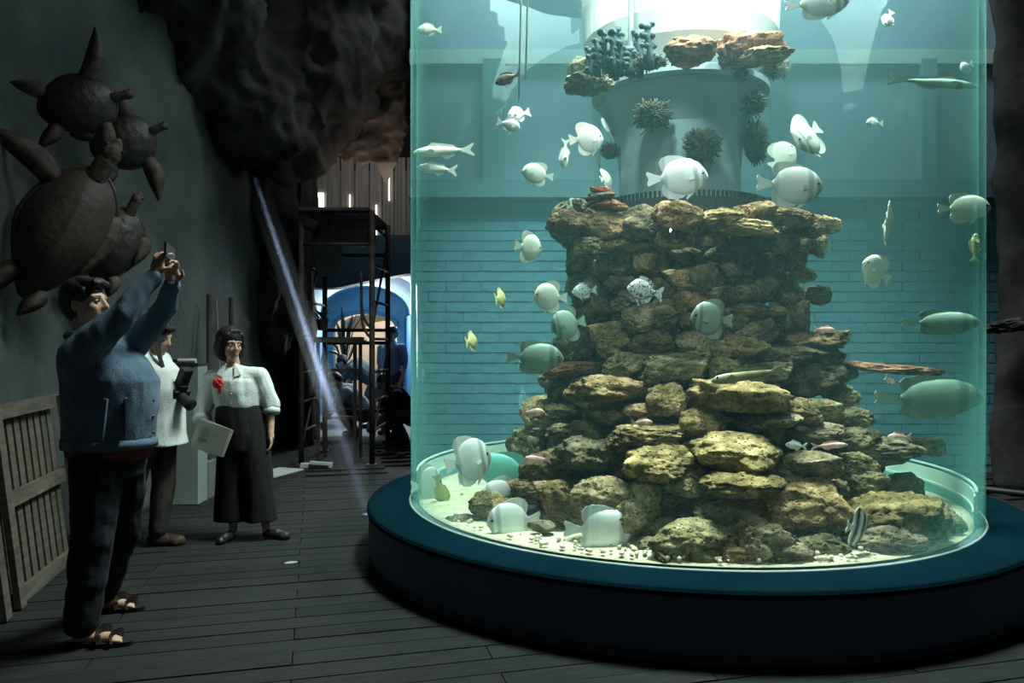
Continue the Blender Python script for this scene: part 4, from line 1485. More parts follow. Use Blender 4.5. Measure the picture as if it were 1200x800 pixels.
def add_eyes(parent, R, f, s=1.0):
    for y in (-1, 1):
        o = MB().ell(f(.077 * s, y * .031 * s, .004 * s), (.0105 * s, .0125 * s, .0065 * s), R, 12, 8).build('eye', M['eye_white'], parent, smooth=True)
        MB().ell(f(.0865 * s, y * .031 * s, .003 * s), (.003 * s, .0062 * s, .0062 * s), R, 10, 6).build('iris', M['iris'], o, smooth=True)


def hand(mb, w, d, n, curl=.6, s=1.0, thumb=1, spread=1.0):
    """w wrist, d along the palm, n the way the palm faces, curl 0 flat .. 1 closed; thumb +1/-1 side"""
    w, d, n = V(w), V(d).normalized(), V(n)
    n = (n - d * n.dot(d)).normalized()
    q = d.cross(n)
    R = Matrix((d, q, n)).transposed()
    mb.ell(w + d * .045 * s, (.052 * s, .040 * s, .016 * s), R, 14, 8)
    mb.capsule(w - d * .02 * s, .026 * s, w + d * .02 * s, .028 * s, 10)
    lens = (.072, .080, .074, .058)
    for k in range(4):
        y = (-.030 + .020 * k) * thumb * -1
        base = w + d * .082 * s + q * (y * s)
        L = lens[k] * s
        a = curl * 1.1
        p0 = base
        dirs = []
        cur = 0
        fan = q * ((k - 1.5) * -.06 * thumb * spread)
        for j, fr in enumerate((.45, .32, .23)):
            cur += a * (.8 if j == 0 else 1.0)
            dv = (d * math.cos(cur) + n * math.sin(cur) + fan).normalized()
            p1 = p0 + dv * L * fr
            mb.capsule(p0, (.0088 - .0006 * j) * s, p1, (.0084 - .0007 * j) * s, 8)
            p0 = p1
    tb = w + d * .02 * s + q * (.030 * thumb * s)
    t1 = tb + (d * .55 + q * .75 * thumb + n * .35).normalized() * .036 * s
    t2 = t1 + (d * .85 + q * .15 * thumb + n * (.25 + curl * .5)).normalized() * .030 * s
    mb.capsule(tb, .013 * s, t1, .011 * s, 8)
    mb.capsule(t1, .0105 * s, t2, .0085 * s, 8)


def shoe(name, m, parent, heel, toe, s=1.0, h=.07, w=.044, sole=None):
    heel, toe = V(heel), V(toe)
    d = (toe - heel)
    d.z = 0
    L = d.length
    d.normalize()
    q = V((-d.y, d.x, 0))
    z0 = min(heel.z, toe.z)
    f = lambda a, b, c: heel * 0 + V((heel.x, heel.y, 0)) + d * a + q * b + V((0, 0, c))
    mb = MB()
    mb.capsule(f(w, 0, w * .9), w * .95, f(L - w, 0, w * .62), w * .85, 12)
    mb.capsule(f(w, 0, .03), w, f(L * .5, 0, .035), w * 1.05, 12)
    mb.capsule(f(w * 1.2, 0, .04), w * .95, f(w * 1.3, 0, h), w * .9, 12)
    mb.capsule(f(L - w * 1.4, -.008, w * .5), w * .9, f(L - w * .9, .006, w * .5), w * .8, 12)
    mb.v = [(x, y, max(z, .004)) for x, y, z in mb.v]
    o = mb.blob(name, m, parent, voxel=.008, smooth=4)
    return o


# ---------------------------------------------------------------- man taking a picture (denim jacket)
man = empty('person', (-2.04, 3.83, 0), 'standing man in a denim jacket holding a phone up with both arms', 'person')
b = MB()
hc = (-.075, -.01, 1.655)
R, f = add_head(b, hc, math.radians(-6), math.radians(8))
b.capsule((-.10, 0, 1.44), .060, (-.085, -.005, 1.58), .058)
b.loft([(.02, 0, .86, .15, .15), (.02, 0, .98, .17, .155), (.03, 0, 1.12, .165, .15), (.03, 0, 1.28, .18, .165), (-.02, 0, 1.40, .15, .17), (-.07, 0, 1.47, .07, .08)], 24)
hip1, kn1, an1 = (.0, -.09, .90), (-.01, -.10, .49), (-.055, -.10, .09)
hip2, kn2, an2 = (.02, .10, .90), (-.04, .25, .49), (-.20, .38, .09)
for h_, k_, a_ in ((hip1, kn1, an1), (hip2, kn2, an2)):
    b.capsule(h_, .085, k_, .055)
    b.capsule(k_, .052, a_, .036)
b.capsule((-.055, -.10, .085), .036, (-.06, -.10, .045), .038)
b.capsule((-.06, -.10, .035), .030, (.10, -.10, .030), .030)
b.capsule((-.20, .38, .085), .036, (-.21, .38, .045), .036)
b.capsule((-.21, .38, .035), .030, (-.07, .38, .030), .028)
for k in range(5):
    b.capsule((.10, -.125 + .013 * k, .028), .011, (.155 - .008 * k, -.130 + .015 * k, .024), .010, 8)
    b.capsule((-.07, .355 + .013 * k, .028), .011, (-.02 - .008 * k, .350 + .015 * k, .024), .010, 8)
shR, elR, wrR = V((-.03, -.17, 1.40)), V((.175, -.15, 1.60)), V((.290, -.06, 1.800))
shL, elL, wrL = V((.00, .17, 1.40)), V((.24, .16, 1.645)), V((.325, .05, 1.765))
for s_, e_, w_ in ((shR, elR, wrR), (shL, elL, wrL)):
    b.capsule(s_, .060, e_, .044)
    b.capsule(e_, .043, w_, .028)
hand(b, wrR, (.16, .12, 1), (.25, .9, .05), curl=.62, thumb=-1)
hand(b, wrL, (.02, -.12, 1), (.05, -.95, .1), curl=.72, thumb=1)
body = b.blob('body', M['skin'], man, voxel=.0065, smooth=4)
add_eyes(man, R, f)
h = MB()
h.ell(f(-.022, 0, .052), (.108, .088, .092), R, 20, 12)
h.ell(f(-.055, 0, .010), (.078, .086, .090), R, 18, 12)
h.ell(f(.045, 0, .098), (.060, .066, .030), R, 16, 8)
h.capsule(f(.085, -.04, .092), .020, f(.088, .04, .090), .020)
for y in (-1, 1):
    h.ell(f(.022, y * .070, .045), (.030, .014, .040), R, 12, 8)
h.blob('hair', M['hair'], man, voxel=.008, smooth=2, fold=.006, fscale=26, stretch=(1, 1, .5), seed=1)
for y in (-1, 1):
    MB().capsule(f(.090, y * .018, .027), .003, f(.075, y * .048, .030), .0025, 6).build('eyebrow', M['hair'], man, smooth=True)
j = MB()
j.loft([(.035, 0, .955, .205, .19), (.035, 0, 1.0, .215, .20), (.04, 0, 1.15, .225, .205), (.04, 0, 1.28, .225, .215), (.0, 0, 1.38, .20, .21), (-.04, 0, 1.44, .14, .17), (-.075, 0, 1.50, .085, .10)], 28)
j.capsule(shR, .096, elR, .064)
j.capsule(elR, .064, wrR - (wrR - elR) * .10, .046)
j.capsule(shL, .090, elL, .060)
j.capsule(elL, .060, wrL - (wrL - elL) * .10, .045)
j.capsule((-.01, -.09, 1.40), .11, shR, .095)
j.capsule((-.01, .09, 1.40), .11, shL, .095)
jk = j.blob('denim_jacket', M['denim'], man, voxel=.009, smooth=5, fold=.010, fscale=9, stretch=(1.2, 1.2, .6), seed=3)
cl = MB()
pts = [V((-.075 + .085 * math.cos(a), .0 + .095 * math.sin(a), 1.505 + .012 * math.cos(a))) for a in [2 * math.pi * k / 20 for k in range(21)]]
cl.tube(pts, .022, 10)
cl.blob('collar', M['denim'], jk, voxel=.008, smooth=2)
wb = MB().lathe([(.205, 0), (.222, 0), (.224, .045), (.208, .05)], 40, closed=True)
wb.v = [(x * 1.0 + .035, y * .93, z + .945) for x, y, z in wb.v]
wb.build('waistband', M['denim'], jk, smooth=True)
pk = MB().box((.115, -.212, 1.10), (.022, .012, .20), (0, .12, -.15)).box((.20, -.165, 1.12), (.012, .05, .16), (0, 0, .5))
pk.build('pocket_welt', M['denim'], jk)
for z in (1.02, 1.10, 1.18, 1.26):
    MB().ell((.262 - max(0, z - 1.2) * .3, -.02, z), (.006, .009, .009), None, 10, 6).build('button', mat('brass_button_%d' % int(z * 100), (.10, .085, .055), (.13, .11, .07), 3, .5, metal=1), jk)
sh = MB().loft([(.03, 0, .885, .185, .165), (.03, 0, .91, .196, .178), (.035, 0, .96, .200, .182), (.035, 0, 1.0, .195, .18)], 28)
sh.blob('shirt_hem', M['red_cloth'], man, voxel=.010, smooth=2, fold=.006, fscale=12, seed=4)
t_ = MB()
t_.loft([(.025, 0, .80, .165, .17), (.025, 0, .88, .175, .172), (.03, 0, .95, .168, .16)], 24)
for h_, k_, a_ in ((hip1, kn1, an1), (hip2, kn2, an2)):
    t_.capsule(V(h_) + V((.02, 0, -.04)), .125, V(k_) + V((.01, 0, 0)), .098)
    t_.capsule(V(k_) + V((.01, 0, 0)), .098, V(a_) + V((.0, 0, .02)), .082)
t_.v = [(x, y, max(z, .045)) for x, y, z in t_.v]
t_.blob('jeans', M['denim_dark'], man, voxel=.010, smooth=4, fold=.010, fscale=8, stretch=(1, 1, 1.2), seed=5)
for cy, x0, x1 in ((-.10, -.12, .20), (.38, -.27, .03)):
    sd = MB()
    out = []
    L = x1 - x0
    for k in range(24):
        a = 2 * math.pi * k / 24
        out.append((x0 + L / 2 + L / 2 * math.cos(a), cy + (.046 + .008 * math.cos(a)) * math.sin(a)))
    n = len(out)
    sd.add([(x, y, z) for z in (.0, .020) for x, y in out], [tuple(range(n)), tuple(range(n, 2 * n))] + [(k, (k + 1) % n, n + (k + 1) % n, n + k) for k in range(n)])
    so = sd.build('sandal_sole', M['leather'], man)
    for xx, r in ((x0 + L * .55, .05), (x0 + L * .75, .045)):
        st = MB()
        pts = [V((xx + .012 * math.sin(a * 2), cy + (r) * math.cos(a), .016 + .058 * math.sin(a) * (1.15 if xx < x0 + L * .6 else .75))) for a in [math.pi * k / 10 for k in range(11)]]
        for q0, q1 in zip(pts[:-1], pts[1:]):
            st.bar(q0, q1, .036, .006, up=(1, 0, 0))
        st.build('sandal_strap', M['leather'], so)
    MB().box((x0 + L * .55, cy - .046, .05), (.022, .008, .020)).build('buckle', mat('steel_buckle', (.6, .6, .58), (.65, .65, .62), 3, .25, metal=1), so)
ph = empty('smartphone', V((-2.04, 3.83, 0)) + V((.335, -.005, 1.912)), 'dark phone held up in the denim-jacket man\'s raised hands', 'phone', rot=(0, 0, math.radians(-82)))
MB().box((0, 0, 0), (.072, .010, .148), (0, math.radians(82), 0)).build('case', M['black_plastic'], ph)
MB().box((0, -.0055, 0), (.066, .002, .138), (0, math.radians(82), 0)).build('screen', mat('dark_glass_screen', (.02, .022, .025), (.025, .027, .03), 2, .1, spec=.6), ph)

# ---------------------------------------------------------------- man with a camera behind
man2 = empty('person', (-2.57, 5.5, 0), 'man in a white shirt and brown trousers holding a black camera behind the denim jacket', 'person')
b = MB()
R, f = add_head(b, (.03, 0, 1.50), math.radians(-8), math.radians(-14))
b.capsule((-.05, 0, 1.32), .055, (.01, 0, 1.43), .053)
b.loft([(0, 0, .82, .14, .15), (0, 0, .95, .15, .15), (0, 0, 1.15, .145, .16), (-.02, 0, 1.30, .13, .18), (-.05, 0, 1.40, .07, .09)], 24)
L1 = ((.02, .08, .84), (.04, .08, .46), (.02, .05, .09))
L2 = ((-.02, -.08, .84), (-.09, -.15, .46), (-.24, -.22, .09))
for h_, k_, a_ in (L1, L2):
    b.capsule(h_, .08, k_, .052)
    b.capsule(k_, .050, a_, .036)
b.capsule((.02, .05, .09), .036, (.03, .05, .05), .036)
b.capsule((-.24, -.22, .09), .036, (-.23, -.22, .05), .036)
s1, e1, w1 = V((-.04, -.19, 1.32)), V((.0, -.24, 1.03)), V((.10, -.10, 1.06))
s2, e2, w2 = V((-.03, .19, 1.32)), V((.05, .22, 1.05)), V((.15, .06, 1.12))
for s_, e_, w_ in ((s1, e1, w1), (s2, e2, w2)):
    b.capsule(s_, .055, e_, .042)
    b.capsule(e_, .040, w_, .027)
hand(b, w1, (.5, .45, .25), (.5, .5, .9), curl=.8, thumb=1)
hand(b, w2, (.5, -.6, -.2), (.2, -.6, -.8), curl=.8, thumb=1)
b.blob('body', M['skin'], man2, voxel=.008, smooth=4)
add_eyes(man2, R, f)
h = MB()
h.ell(f(-.022, 0, .050), (.106, .086, .094), R, 20, 12)
h.ell(f(-.05, 0, .012), (.076, .084, .085), R, 18, 12)
h.capsule(f(.078, -.04, .080), .022, f(.080, .04, .080), .022)
h.blob('hair', M['hair'], man2, voxel=.009, smooth=2, fold=.006, fscale=26, seed=2)
j = MB()
j.loft([(.03, 0, .735, .215, .20), (.03, 0, .80, .20, .19), (.03, 0, .95, .185, .185), (.035, 0, 1.12, .180, .19), (.0, 0, 1.27, .165, .20), (-.03, 0, 1.35, .12, .15), (-.06, 0, 1.40, .07, .08)], 28)
for s_, e_ in ((s1, e1), (s2, e2)):
    j.capsule(s_, .080, V(s_) + (V(e_) - V(s_)) * .62, .070)
j.capsule((-.03, -.08, 1.32), .09, s1, .08)
j.capsule((-.03, .08, 1.32), .09, s2, .08)
j.blob('white_shirt', M['white_cloth'], man2, voxel=.011, smooth=4, fold=.010, fscale=8, seed=7)
t_ = MB()
t_.loft([(0, 0, .76, .15, .16), (0, 0, .9, .16, .16)], 24)
for h_, k_, a_ in (L1, L2):
    t_.capsule(V(h_) + V((.01, 0, -.03)), .105, V(k_), .085)
    t_.capsule(V(k_), .085, V(a_) + V((0, 0, .03)), .072)
t_.blob('trousers', M['brown_cloth'], man2, voxel=.011, smooth=3, fold=.010, fscale=8, seed=8)
shoe('shoe', M['brown_leather'], man2, (-.07, .05, 0), (.215, .05, 0), h=.12, w=.05)
shoe('shoe', M['brown_leather'], man2, (-.30, -.22, 0), (-.06, -.22, 0), h=.11, w=.048)
camd = empty('dslr_camera', V((-2.57, 5.5, 0)) + V((.195, -.03, 1.09)), 'black camera with a big lens held in front of the white shirt', 'camera', rot=(0, math.radians(28), math.radians(-28)))
cb_ = MB().box((0, 0, 0), (.075, .135, .095)).box((-.02, -.055, 0), (.085, .03, .10)).build('camera_body', M['black_plastic'], camd)
bv = cb_.modifiers.new('b', 'BEVEL'); bv.width = .01; bv.segments = 2
MB().box((0, 0, .065), (.07, .055, .04)).build('prism_housing', M['black_plastic'], camd)
MB().box((-.01, 0, .14), (.06, .07, .13)).build('flash_head', M['black_plastic'], camd)
lens = MB().tube([(.03, 0, 0), (.09, 0, 0), (.092, 0, 0), (.15, 0, 0)], [.038, .038, .043, .043], 20).build('lens', M['black_plastic'], camd, smooth=False)
MB().ell((.150, 0, 0), (.006, .036, .036)).build('front_glass', mat('coated_lens_glass', (.02, .03, .04), (.03, .04, .05), 2, .05, spec=.8), lens, smooth=True)
stp = MB()
pp = catmull([(-.02, -.07, .04), (-.10, -.10, .14), (-.22, -.12, .28), (-.26, -.05, .36)], 6)
for q0, q1 in zip(pp[:-1], pp[1:]):
    stp.bar(q0, q1, .035, .006)
stp.build('neck_strap', M['black_plastic'], camd)

# ---------------------------------------------------------------- woman
wom = empty('person', (-1.98, 5.75, 0), 'standing woman in a white blouse and wide black trousers looking at the tank', 'person')
b = MB()
wy = math.radians(-42)
R, f = add_head(b, (-.122, -.02, 1.447), wy, math.radians(-6), s=.95)
b.capsule((-.09, 0, 1.22), .046, (-.115, -.005, 1.37), .046)
b.loft([(-.02, 0, .78, .145, .125), (-.04, 0, .88, .165, .13), (-.065, 0, .99, .135, .10), (-.075, 0, 1.10, .15, .11), (-.085, 0, 1.20, .17, .10), (-.09, 0, 1.27, .07, .06)], 24)
H1 = ((-.13, 0, .82), (-.12, -.01, .45), (-.095, -.03, .08))
H2 = ((.06, 0, .82), (.10, .0, .45), (.135, .01, .08))
for h_, k_, a_ in (H1, H2):
    b.capsule(h_, .080, k_, .050)
    b.capsule(k_, .048, a_, .030)
b.capsule((-.095, -.03, .08), .030, (-.105, -.06, .03), .026)
b.capsule((-.105, -.05, .03), .026, (-.12, -.16, .02), .022)
b.capsule((.135, .01, .08), .030, (.15, .0, .03), .026)
b.capsule((.15, 0, .03), .026, (.28, -.05, .02), .022)
s1, e1, w1 = V((-.265, .0, 1.19)), V((-.335, -.01, .92)), V((-.275, -.15, .73))
s2, e2, w2 = V((.085, .0, 1.21)), V((.165, .03, .975)), V((.180, -.02, .775))
for s_, e_, w_ in ((s1, e1, w1), (s2, e2, w2)):
    b.capsule(s_, .046, e_, .036)
    b.capsule(e_, .035, w_, .023)
hand(b, w1, (.55, -.35, -.25), (.1, .8, .1), curl=.55, s=.92, thumb=-1)
hand(b, w2, (.05, -.05, -1), (-1, -.2, 0), curl=.4, s=.92, thumb=1)
b.blob('body', M['skin'], wom, voxel=.007, smooth=4)
add_eyes(wom, R, f, .95)
for y in (-1, 1):
    MB().capsule(f(.086, y * .018, .026), .0026, f(.071, y * .045, .028), .0022, 6).build('eyebrow', M['hair'], wom, smooth=True)
MB().capsule(f(.080, -.017, -.066), .0065, f(.080, .017, -.066), .0065, 8).build('lips', mat('muted_red_lips', (.30, .10, .09), (.33, .12, .1), 4, .5), wom, smooth=True)
h = MB()
h.ell(f(-.025, 0, .045), (.110, .092, .098), R, 20, 12)
h.ell(f(-.05, 0, -.03), (.085, .096, .105), R, 20, 12)
for y in (-1, 1):
    h.capsule(f(.005, y * .082, .03), .028, f(.005, y * .084, -.075), .024)
    h.capsule(f(.055, y * .055, .075), .024, f(.028, y * .080, .01), .018)
h.capsule(f(.05, -.03, .102), .022, f(.05, .03, .102), .022)
h.blob('hair', M['hair'], wom, voxel=.008, smooth=3, fold=.004, fscale=26, stretch=(1, 1, .3), seed=4)
j = MB()
j.loft([(-.065, 0, .975, .165, .125), (-.067, 0, 1.02, .170, .13), (-.075, 0, 1.10, .180, .135), (-.085, 0, 1.18, .190, .125), (-.09, 0, 1.235, .15, .095), (-.095, 0, 1.28, .065, .06)], 28)
j.capsule(s1, .074, e1 + V((0, 0, .03)), .070)
j.capsule(s2, .070, e2 + V((0, 0, .02)), .068)
j.capsule((-.15, 0, 1.20), .075, s1, .072)
j.capsule((-.02, 0, 1.21), .075, s2, .070)
bl = j.blob('white_blouse', M['white_cloth'], wom, voxel=.009, smooth=5, fold=.011, fscale=9, stretch=(1.1, 1.1, .5), seed=9)
for e_, w_, r in ((e1, w1, .066), (e2, w2, .064)):
    c0 = V(e_) + (V(w_) - V(e_)) * .02
    c1 = V(e_) + (V(w_) - V(e_)) * .24
    MB().tube([c0, c0 * .6 + c1 * .4, c1], [r, r * 1.06, r], 16).build('rolled_cuff', M['white_cloth'], bl, smooth=True)
for sgn in (-1, 1):
    c = V((-.10 + .03 * sgn, -.075, 1.265))
    MB().add([c + V(q) for q in [(0, 0, .04), (.055 * sgn, .02, .02), (.060 * sgn, -.03, -.035), (.012 * sgn, -.045, -.055), (0, .012, .045), (.058 * sgn, .030, .024), (.063 * sgn, -.02, -.032), (.014 * sgn, -.034, -.052)]],
             [(0, 1, 2, 3), (7, 6, 5, 4), (0, 4, 5, 1), (1, 5, 6, 2), (2, 6, 7, 3), (3, 7, 4, 0)]).build('collar', M['white_cloth'], bl)
for z in (1.02, 1.09, 1.16):
    MB().ell((-.072, -.146, z), (.006, .004, .006), None, 8, 6).build('button', M['white_cloth'], bl)
t_ = MB()
t_.loft([(-.12, 0, .135, .125, .13), (-.125, 0, .30, .115, .125), (-.12, 0, .60, .110, .125), (-.10, 0, .80, .11, .13)], 24)
t_.loft([(.095, 0, .135, .125, .13), (.085, 0, .30, .115, .125), (.06, 0, .60, .115, .125), (.02, 0, .80, .12, .13)], 24)
t_.loft([(-.04, 0, .66, .175, .14), (-.045, 0, .80, .195, .145), (-.055, 0, .90, .19, .14), (-.065, 0, 1.0, .168, .128)], 28)
t_.blob('wide_trousers', M['black_cloth'], wom, voxel=.010, smooth=3, fold=.009, fscale=9, stretch=(1.4, 1.4, .25), seed=10)
shoe('flat_shoe', M['leather'], wom, (-.095, -.02, 0), (-.145, -.22, 0), h=.035, w=.038)
shoe('flat_shoe', M['leather'], wom, (.11, .02, 0), (.335, -.06, 0), h=.035, w=.038)
fo = empty('document_folder', V((-1.98, 5.75, 0)) + V((-.195, -.215, .775)), 'grey folder of papers held against the black trousers', 'folder', rot=(math.radians(-10), math.radians(14), math.radians(-14)))
MB().box((0, 0, 0), (.27, .008, .205)).build('cover', mat('grey_green_card', (.22, .24, .21), (.28, .30, .27), 8, .7), fo)
MB().box((.012, .010, .008), (.27, .008, .20), (0, .06, 0)).build('papers', mat('cream_paper', (.42, .43, .38), (.5, .5, .45), 8, .8), fo)
MB().box((-.05, -.006, .02), (.07, .003, .09)).build('printed_block', mat('grey_print', (.14, .16, .15), (.2, .22, .2), 30, .8), fo)
fl_ = empty('flower_corsage', V((-1.98, 5.75, 0)) + V((-.165, -.150, 1.165)), 'red flower pinned to the white blouse', 'flower')
M['petal'] = mat('red_petal', (.62, .03, .025), (.75, .06, .05), 9, .6)
for k in range(8):
    a = 2 * math.pi * k / 8
    MB().ell((.022 * math.cos(a), -.004 * (k % 2), .022 * math.sin(a)), (.020, .007, .016), (0, -a, 0), 10, 6).build('petal', M['petal'], fl_, smooth=True)
MB().ell((0, -.010, 0), (.013, .010, .013), None, 10, 6).build('flower_centre', mat('dark_red_centre', (.35, .01, .01), (.4, .02, .02), 5, .6), fl_, smooth=True)
MB().capsule((.012, .004, -.03), .003, (.02, .006, -.075), .003, 6).box((.012, 0, -.05), (.022, .003, .05)).build('ribbon', M['petal'], fl_)

# ---------------------------------------------------------------- workers in the passage
def worker(label, loc, yaw, pose, cols, seed):
    """pose: dict of joints in local metres (x forward); cols: shirt, trousers, hair/cap"""
    o = empty('person', loc, label, 'person', rot=(0, 0, yaw))
    p = {k: V(v) for k, v in pose.items()}
    b = MB()
    R, f = add_head(b, p['head'], 0, pose_pitch.get(seed, 0))
    b.capsule(p['chest'], .08, p['neck'], .055)
    b.capsule(p['neck'], .055, p['head'] - (p['head'] - p['neck']) * .3, .052)
    b.capsule(p['hip'], .13, p['chest'], .14)
    for s in ('l', 'r'):
        b.capsule(p['hip' + s], .08, p['kn' + s], .055)
        b.capsule(p['kn' + s], .05, p['an' + s], .036)
        b.capsule(p['sh' + s], .05, p['el' + s], .038)
        b.capsule(p['el' + s], .036, p['wr' + s], .025)
        hand(b, p['wr' + s], p['wr' + s] - p['el' + s], V((0, 0, -1)) if abs((p['wr' + s] - p['el' + s]).normalized().z) < .8 else V((1, 0, 0)), .5, thumb=1)
    b.blob('body', M['skin'], o, voxel=.013, smooth=3)
    hh = MB()
    hh.ell(f(-.025, 0, .05), (.105, .085, .092), R, 16, 10)
    hh.ell(f(-.05, 0, .0), (.075, .082, .085), R, 16, 10)
    hh.blob('hair', M['hair'], o, voxel=.014, smooth=2)
    j = MB()
    j.capsule(p['hip'] + (p['chest'] - p['hip']) * .1, .165, p['chest'], .175)
    for s in ('l', 'r'):
        j.capsule(p['chest'] * .5 + p['sh' + s] * .5, .10, p['sh' + s], .08)
        j.capsule(p['sh' + s], .078, p['el' + s] * .8 + p['sh' + s] * .2, .062)
    j.blob('shirt', cols[0], o, voxel=.015, smooth=4, fold=.012, fscale=8, seed=seed)
    t_ = MB()
    t_.capsule(p['hipl'], .12, p['hipr'], .12)
    t_.capsule(p['hip'], .15, (p['hipl'] + p['hipr']) / 2, .14)
    for s in ('l', 'r'):
        t_.capsule(p['hip' + s], .115, p['kn' + s], .085)
        t_.capsule(p['kn' + s], .085, p['an' + s], .068)
    t_.blob('trousers', cols[1], o, voxel=.015, smooth=3, fold=.01, fscale=8, seed=seed + 1)
    for s in ('l', 'r'):
        a = p['an' + s]
        shoe('shoe', M['leather'], o, (a.x - .07, a.y, 0), (a.x + .20, a.y, 0), h=.09, w=.05)
    return o


pose_pitch = {1: math.radians(-12), 2: math.radians(-40), 3: math.radians(-55), 4: math.radians(-30)}
stand = dict(hip=(0, 0, .95), chest=(0, 0, 1.30), neck=(0, 0, 1.45), head=(.01, 0, 1.58), hipl=(0, .1, .9), hipr=(0, -.1, .9), knl=(.02, .11, .48), knr=(.02, -.11, .48), anl=(0, .12, .08), anr=(0, -.12, .08),
             shl=(0, .19, 1.36), shr=(0, -.19, 1.36), ell=(-.02, .24, 1.08), elr=(-.02, -.24, 1.08), wrl=(.08, .22, .84), wrr=(.08, -.22, .84))
crouch = dict(hip=(-.18, 0, .36), chest=(.08, 0, .66), neck=(.17, 0, .78), head=(.26, 0, .86), hipl=(-.16, .11, .34), hipr=(-.16, -.11, .34), knl=(.22, .20, .46), knr=(.22, -.20, .46), anl=(-.02, .17, .08), anr=(-.02, -.17, .08),
              shl=(.10, .19, .70), shr=(.10, -.19, .70), ell=(.28, .24, .46), elr=(.28, -.24, .46), wrl=(.42, .14, .26), wrr=(.42, -.14, .26))
bend = dict(hip=(-.20, 0, .80), chest=(.16, 0, 1.02), neck=(.30, 0, 1.08), head=(.42, 0, 1.10), hipl=(-.20, .1, .76), hipr=(-.20, -.1, .76), knl=(-.04, .13, .42), knr=(-.04, -.13, .42), anl=(-.16, .14, .08), anr=(-.16, -.14, .08),
            shl=(.18, .19, 1.02), shr=(.18, -.19, 1.02), ell=(.36, .20, .80), elr=(.36, -.20, .80), wrl=(.50, .10, .62), wrr=(.50, -.10, .62))
# small-check shirt
pm_, t = newmat('blue_check_cloth')
bb = t.n('ShaderNodeBsdfPrincipled')
bb.inputs['Roughness'].default_value = .9
tc = t.n('ShaderNodeTexCoord')
br = t.n('ShaderNodeTexBrick')
br.offset = 0
br.inputs['Scale'].default_value = 24
br.inputs['Color1'].default_value = (.26, .34, .46, 1)
br.inputs['Color2'].default_value = (.32, .40, .52, 1)
br.inputs['Mortar'].default_value = (.07, .10, .18, 1)
br.inputs['Mortar Size'].default_value = .05
br.inputs['Brick Width'].default_value = .5
br.inputs['Row Height'].default_value = .5
mp = t.n('ShaderNodeMapping')
mp.inputs['Rotation'].default_value = (math.pi / 2, 0, 0)
t.l(tc.outputs['Object'], mp.inputs[0])
t.l(mp.outputs[0], br.inputs['Vector'])
t.l(br.outputs['Color'], bb.inputs['Base Color'])
t.l(bb.outputs[0], t.out.inputs['Surface'])
M['check'] = pm_
p0 = P(459, 400, 12.2)
worker('man in a blue checked shirt standing in the passage', (p0.x, p0.y, 0), math.radians(-115), stand, (M['check'], M['dark_blue_cloth']), 1)
p0 = P(470, 400, 11.3)
worker('crouching worker in dark clothes at the tank-side end of the passage', (p0.x, p0.y, 0), math.radians(200), crouch, (M['black_cloth'], M['dark_blue_cloth']), 4)
p0 = P(429, 400, 13.2)
worker('worker in teal-grey clothes bending over behind the scaffold', (p0.x, p0.y, 0), math.radians(172), bend, (M['grey_cloth'], M['grey_cloth']), 2)
p0 = P(414, 400, 11.9)
worker('crouching worker in a pale shirt between the scaffold legs', (p0.x, p0.y, 0), math.radians(192), crouch, (M['pale_grey_cloth'], M['dark_blue_cloth']), 3)
# ================================================================ turtles on the wall
M['shell_dark'] = mat('dark_turtle_shell', (.016, .013, .011), (.038, .030, .025), 5, .5, .6, 16, spec=.35)
M['shell_belly'] = mat('brown_turtle_belly', (.026, .019, .016), (.048, .036, .029), 3, .6, .4, 18, spec=.3)
M['turtle_skin'] = mat('dried_turtle_skin', (.028, .022, .018), (.085, .068, .055), 14, .7, .3, 40)


